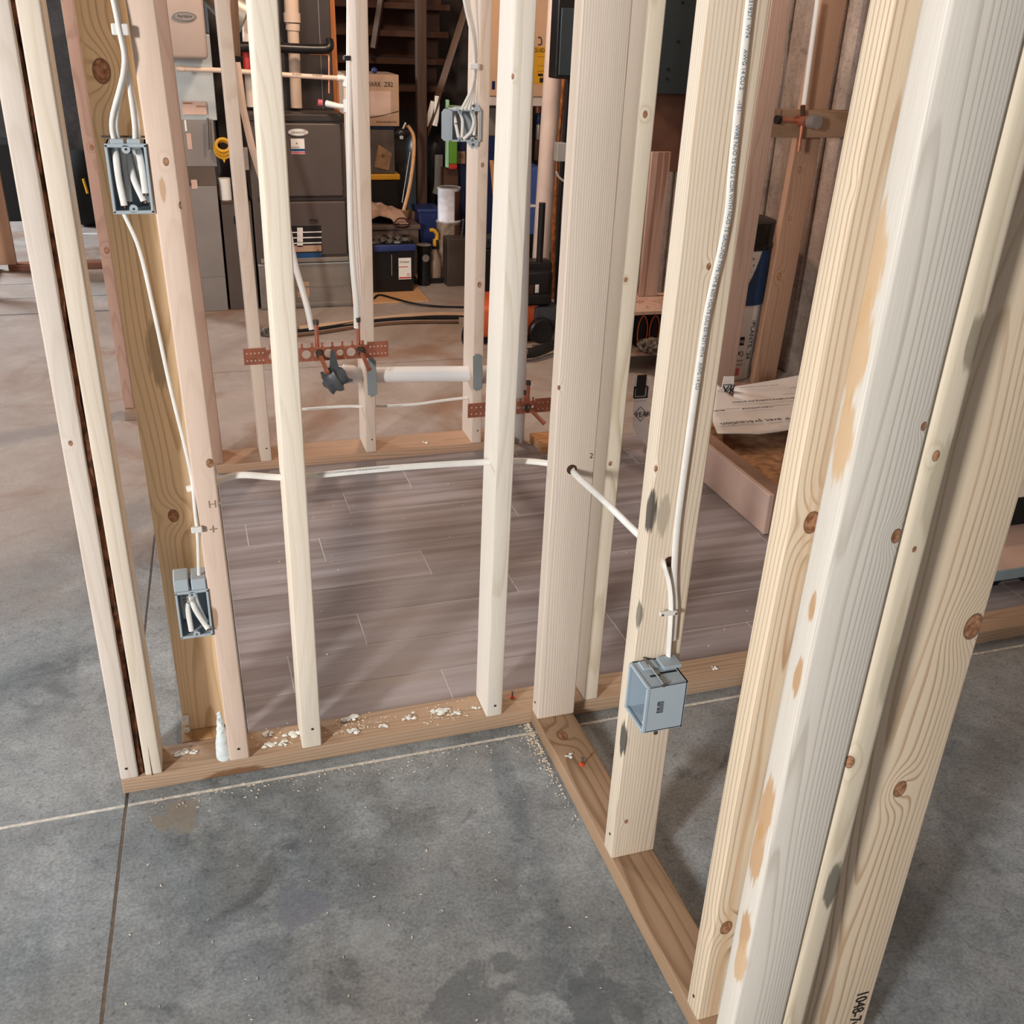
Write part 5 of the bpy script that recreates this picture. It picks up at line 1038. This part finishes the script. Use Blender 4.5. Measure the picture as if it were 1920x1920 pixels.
# torn carton sheet lying in the tray
bm = bmesh.new(); out = [(1345, 812), (1336, 790), (1338, 742), (1345, 720), (1375, 745), (1377, 725), (1500, 704), (1560, 695), (1560, 800), (1480, 806), (1420, 814)]
vs = [bm.verts.new(PZ(x, y, .152)) for x, y in out]; bm.faces.new(vs); r_ = bmesh.ops.triangulate(bm, faces=bm.faces[:]); bmesh.ops.subdivide_edges(bm, edges=bm.edges[:], cuts=4, use_grid_fill=True)
for v in bm.verts: v.co.z += .004*mn.noise(V((v.co.x*7, v.co.y*7, 0)))
o = link('torn_carton', bm, 'carton_w', smooth=True); o.modifiers.new('s', 'SOLIDIFY').thickness = .003; tag(o, 'torn printed carton sheet lying in the shower tray', 'carton sheet')
def onflat(s, px, py, size, par, zz=.162, ang=0., sx=1.): text(s, size, 'ink', par, loc=PZ(px, py, zz), rot=(0, 0, PI-.02+ang), name='carton_print', sx=sx)
text('Open carefully  •  Abra con cuidado  •  Ouvrir avec précaution', .040, 'ink', o, loc=PZ(1349, 793, .162), rot=(0, 0, PI-.02), name='carton_print', align='RIGHT'); onflat('________ manual _____ instructions ____ enclosed', 1570, 752, .022, o, .162, sx=1.3); onflat('please read all instructions before installing this product', 1560, 740, .020, o, .162)
onflat('____ ______ _______', 1460, 722, .020, o, .162); onflat('_______ ______ ____', 1560, 722, .022, o, .162); onflat('===== ======', 1570, 783, .016, o, .162)
onflat('______ ____ ______ _____', 1560, 733, .02, o, .162)
# carton corner flaps
def flap(lb, pts, yy, pieces):
    cx = sum(p[0] for p in pts)/len(pts); base = PY(cx, max(p[1] for p in pts), yy); o_ = base.copy()
    t = thing('carton_flap', lb, 'carton flap', o_); poly = [(PY(x, y, yy).x-o_.x, PY(x, y, yy).z-o_.z) for x, y in pts]
    link('sheet', prism(bmesh.new(), poly, 1, 0, .004), 'carton_w', t); return t, o_
t, o_ = flap('white printed carton flap with a black strap, left of the cable stud', [(1190, 705), (1222, 708), (1217, 740), (1212, 835), (1196, 818), (1187, 800), (1188, 740)], 1.47, 0)
t.location.z += 0
fa = lambda x, y, yy, off: PY(x, y, yy-off)-o_
bm = pbox(1196, 704, 1209, 742, 1.464, .004); bmesh.ops.translate(bm, verts=bm.verts, vec=-o_); link('strap', bm, 'black', t)
for (x0, y0, x1, y1) in ((1189, 725, 1214, 726), (1189, 745, 1214, 746), (1189, 725, 1190, 746), (1213, 725, 1214, 746)): bm = pbox(x0, y0, x1, y1, 1.468, .001); bmesh.ops.translate(bm, verts=bm.verts, vec=-o_); link('symbol_frame', bm, 'ink', t)
text('- - - - -', .02, 'ink', t, loc=fa(1189, 755, 1.47, .003), name='carton_print', sx=.9); text('YEAR', .030, 'ink', t, loc=fa(1190, 783, 1.47, .003), name='carton_print', sx=.9)
tr = tube(bmesh.new(), [PY(x, y, 1.467)-o_ for x, y in ((1189, 776), (1201, 763), (1213, 776), (1201, 790), (1189, 776))], .0012, 5); link('diamond_mark', tr, 'ink', t)
t, o_ = flap('white carton corner with crossed-out symbol, right of the cable stud', [(1358, 706), (1377, 706), (1376, 720), (1370, 746), (1343, 748), (1345, 732), (1354, 726)], 1.62, 0)
text('XK', .060, 'ink', t, loc=PY(1352, 742, 1.616)-o_, name='symbol_print', sx=.8)
for (a, b) in (((1355, 722), (1371, 721)), ((1371, 721), (1368, 745)), ((1350, 747), (1368, 745)), ((1350, 747), (1375, 721))): link('symbol_line', tube(bmesh.new(), [PY(*a, 1.617)-o_, PY(*b, 1.617)-o_], .0016, 5), 'ink', t)

# ================================================================== FAR RIGHT: BOX BEHIND THE POST CLUSTER
t = thing('flat_carton', 'flat printed carton with a pale blue edge on dark skids at the right edge', 'box', (1.45, .22, 0))
link('body', box(0, .6, 0, .46, .040, .075, .002), 'carton_p', t); link('edge_panel', box(-.002, .6, -.004, 0, .041, .074), plain('pale_blue_edge', (150, 170, 176), .5), t)
for x_ in (.03, .2, .4): link('skid', box(x_, x_+.08, .02, .45, 0, .0395, .002), 'black_m', t)
link('printed_ring', tube(bmesh.new(), [V((.08+.035*math.cos(2*PI*i/28), .10+.03*math.sin(2*PI*i/28), .0765)) for i in range(29)], .0018, 5), 'brown_dk', t); text('A', .09, 'brown_dk', t, loc=(.16, .20, .0765), rot=(0, 0, .3), name='carton_print')
t = thing('upper_carton', 'dark printed carton resting on the flat carton at the right edge', 'box', (1.50, .45, .0765)); link('body', box(0, .5, 0, .23, 0, .10, .002), 'black_m', t); link('top_face', box(.0, .5, 0, .23, .1005, .104), 'carton_w', t)
text('OWENS', .05, 'carton_w', t, loc=(.02, -.002, .03), name='carton_print')
# far left: lit floor end with dark bags
t = thing('duffel_bag', 'black bag with orange piping and a yellow pull on the far floor', 'bag', (PZ(168, 424).x, 6.35, 0))
bm = bmesh.new(); bmesh.ops.create_uvsphere(bm, u_segments=24, v_segments=16, radius=.24, matrix=Matrix.Translation((0, 0, .27))@Matrix.Diagonal((.85, .6, 1.12, 1))); link('body', bm, 'black_m', t, smooth=True)
link('orange_piping', tube(bmesh.new(), spline([(-.10, -.14, .50), (-.14, -.15, .42), (-.10, -.16, .28), (-.06, -.15, .12)], 5), .006, 6), 'red', t, smooth=True); link('yellow_pull', tube(bmesh.new(), [(.02, -.17, .36), (.035, -.17, .26)], .010, 8), 'yellow', t)
o = link('dark_crate', box(-.5, .5, 0, .4, 0, .55, .01), 'black_m', loc=(-1.95, 6.6, 0)); tag(o, 'black crate on the far floor at the left edge', 'crate')
o = link('door_sill', box(-3.2, -.92, 8.02, 8.098, .16, .20), 'white'); tag(o, 'thin pale ledge along the far dark wall', 'ledge')
o = link('white_scrap', box(-.06, .05, -.01, .03, 0, .008), 'white', loc=PZ(176, 428)+V((0, -.25, 0))); tag(o, 'white scrap on the far floor below the black bag', 'scrap')
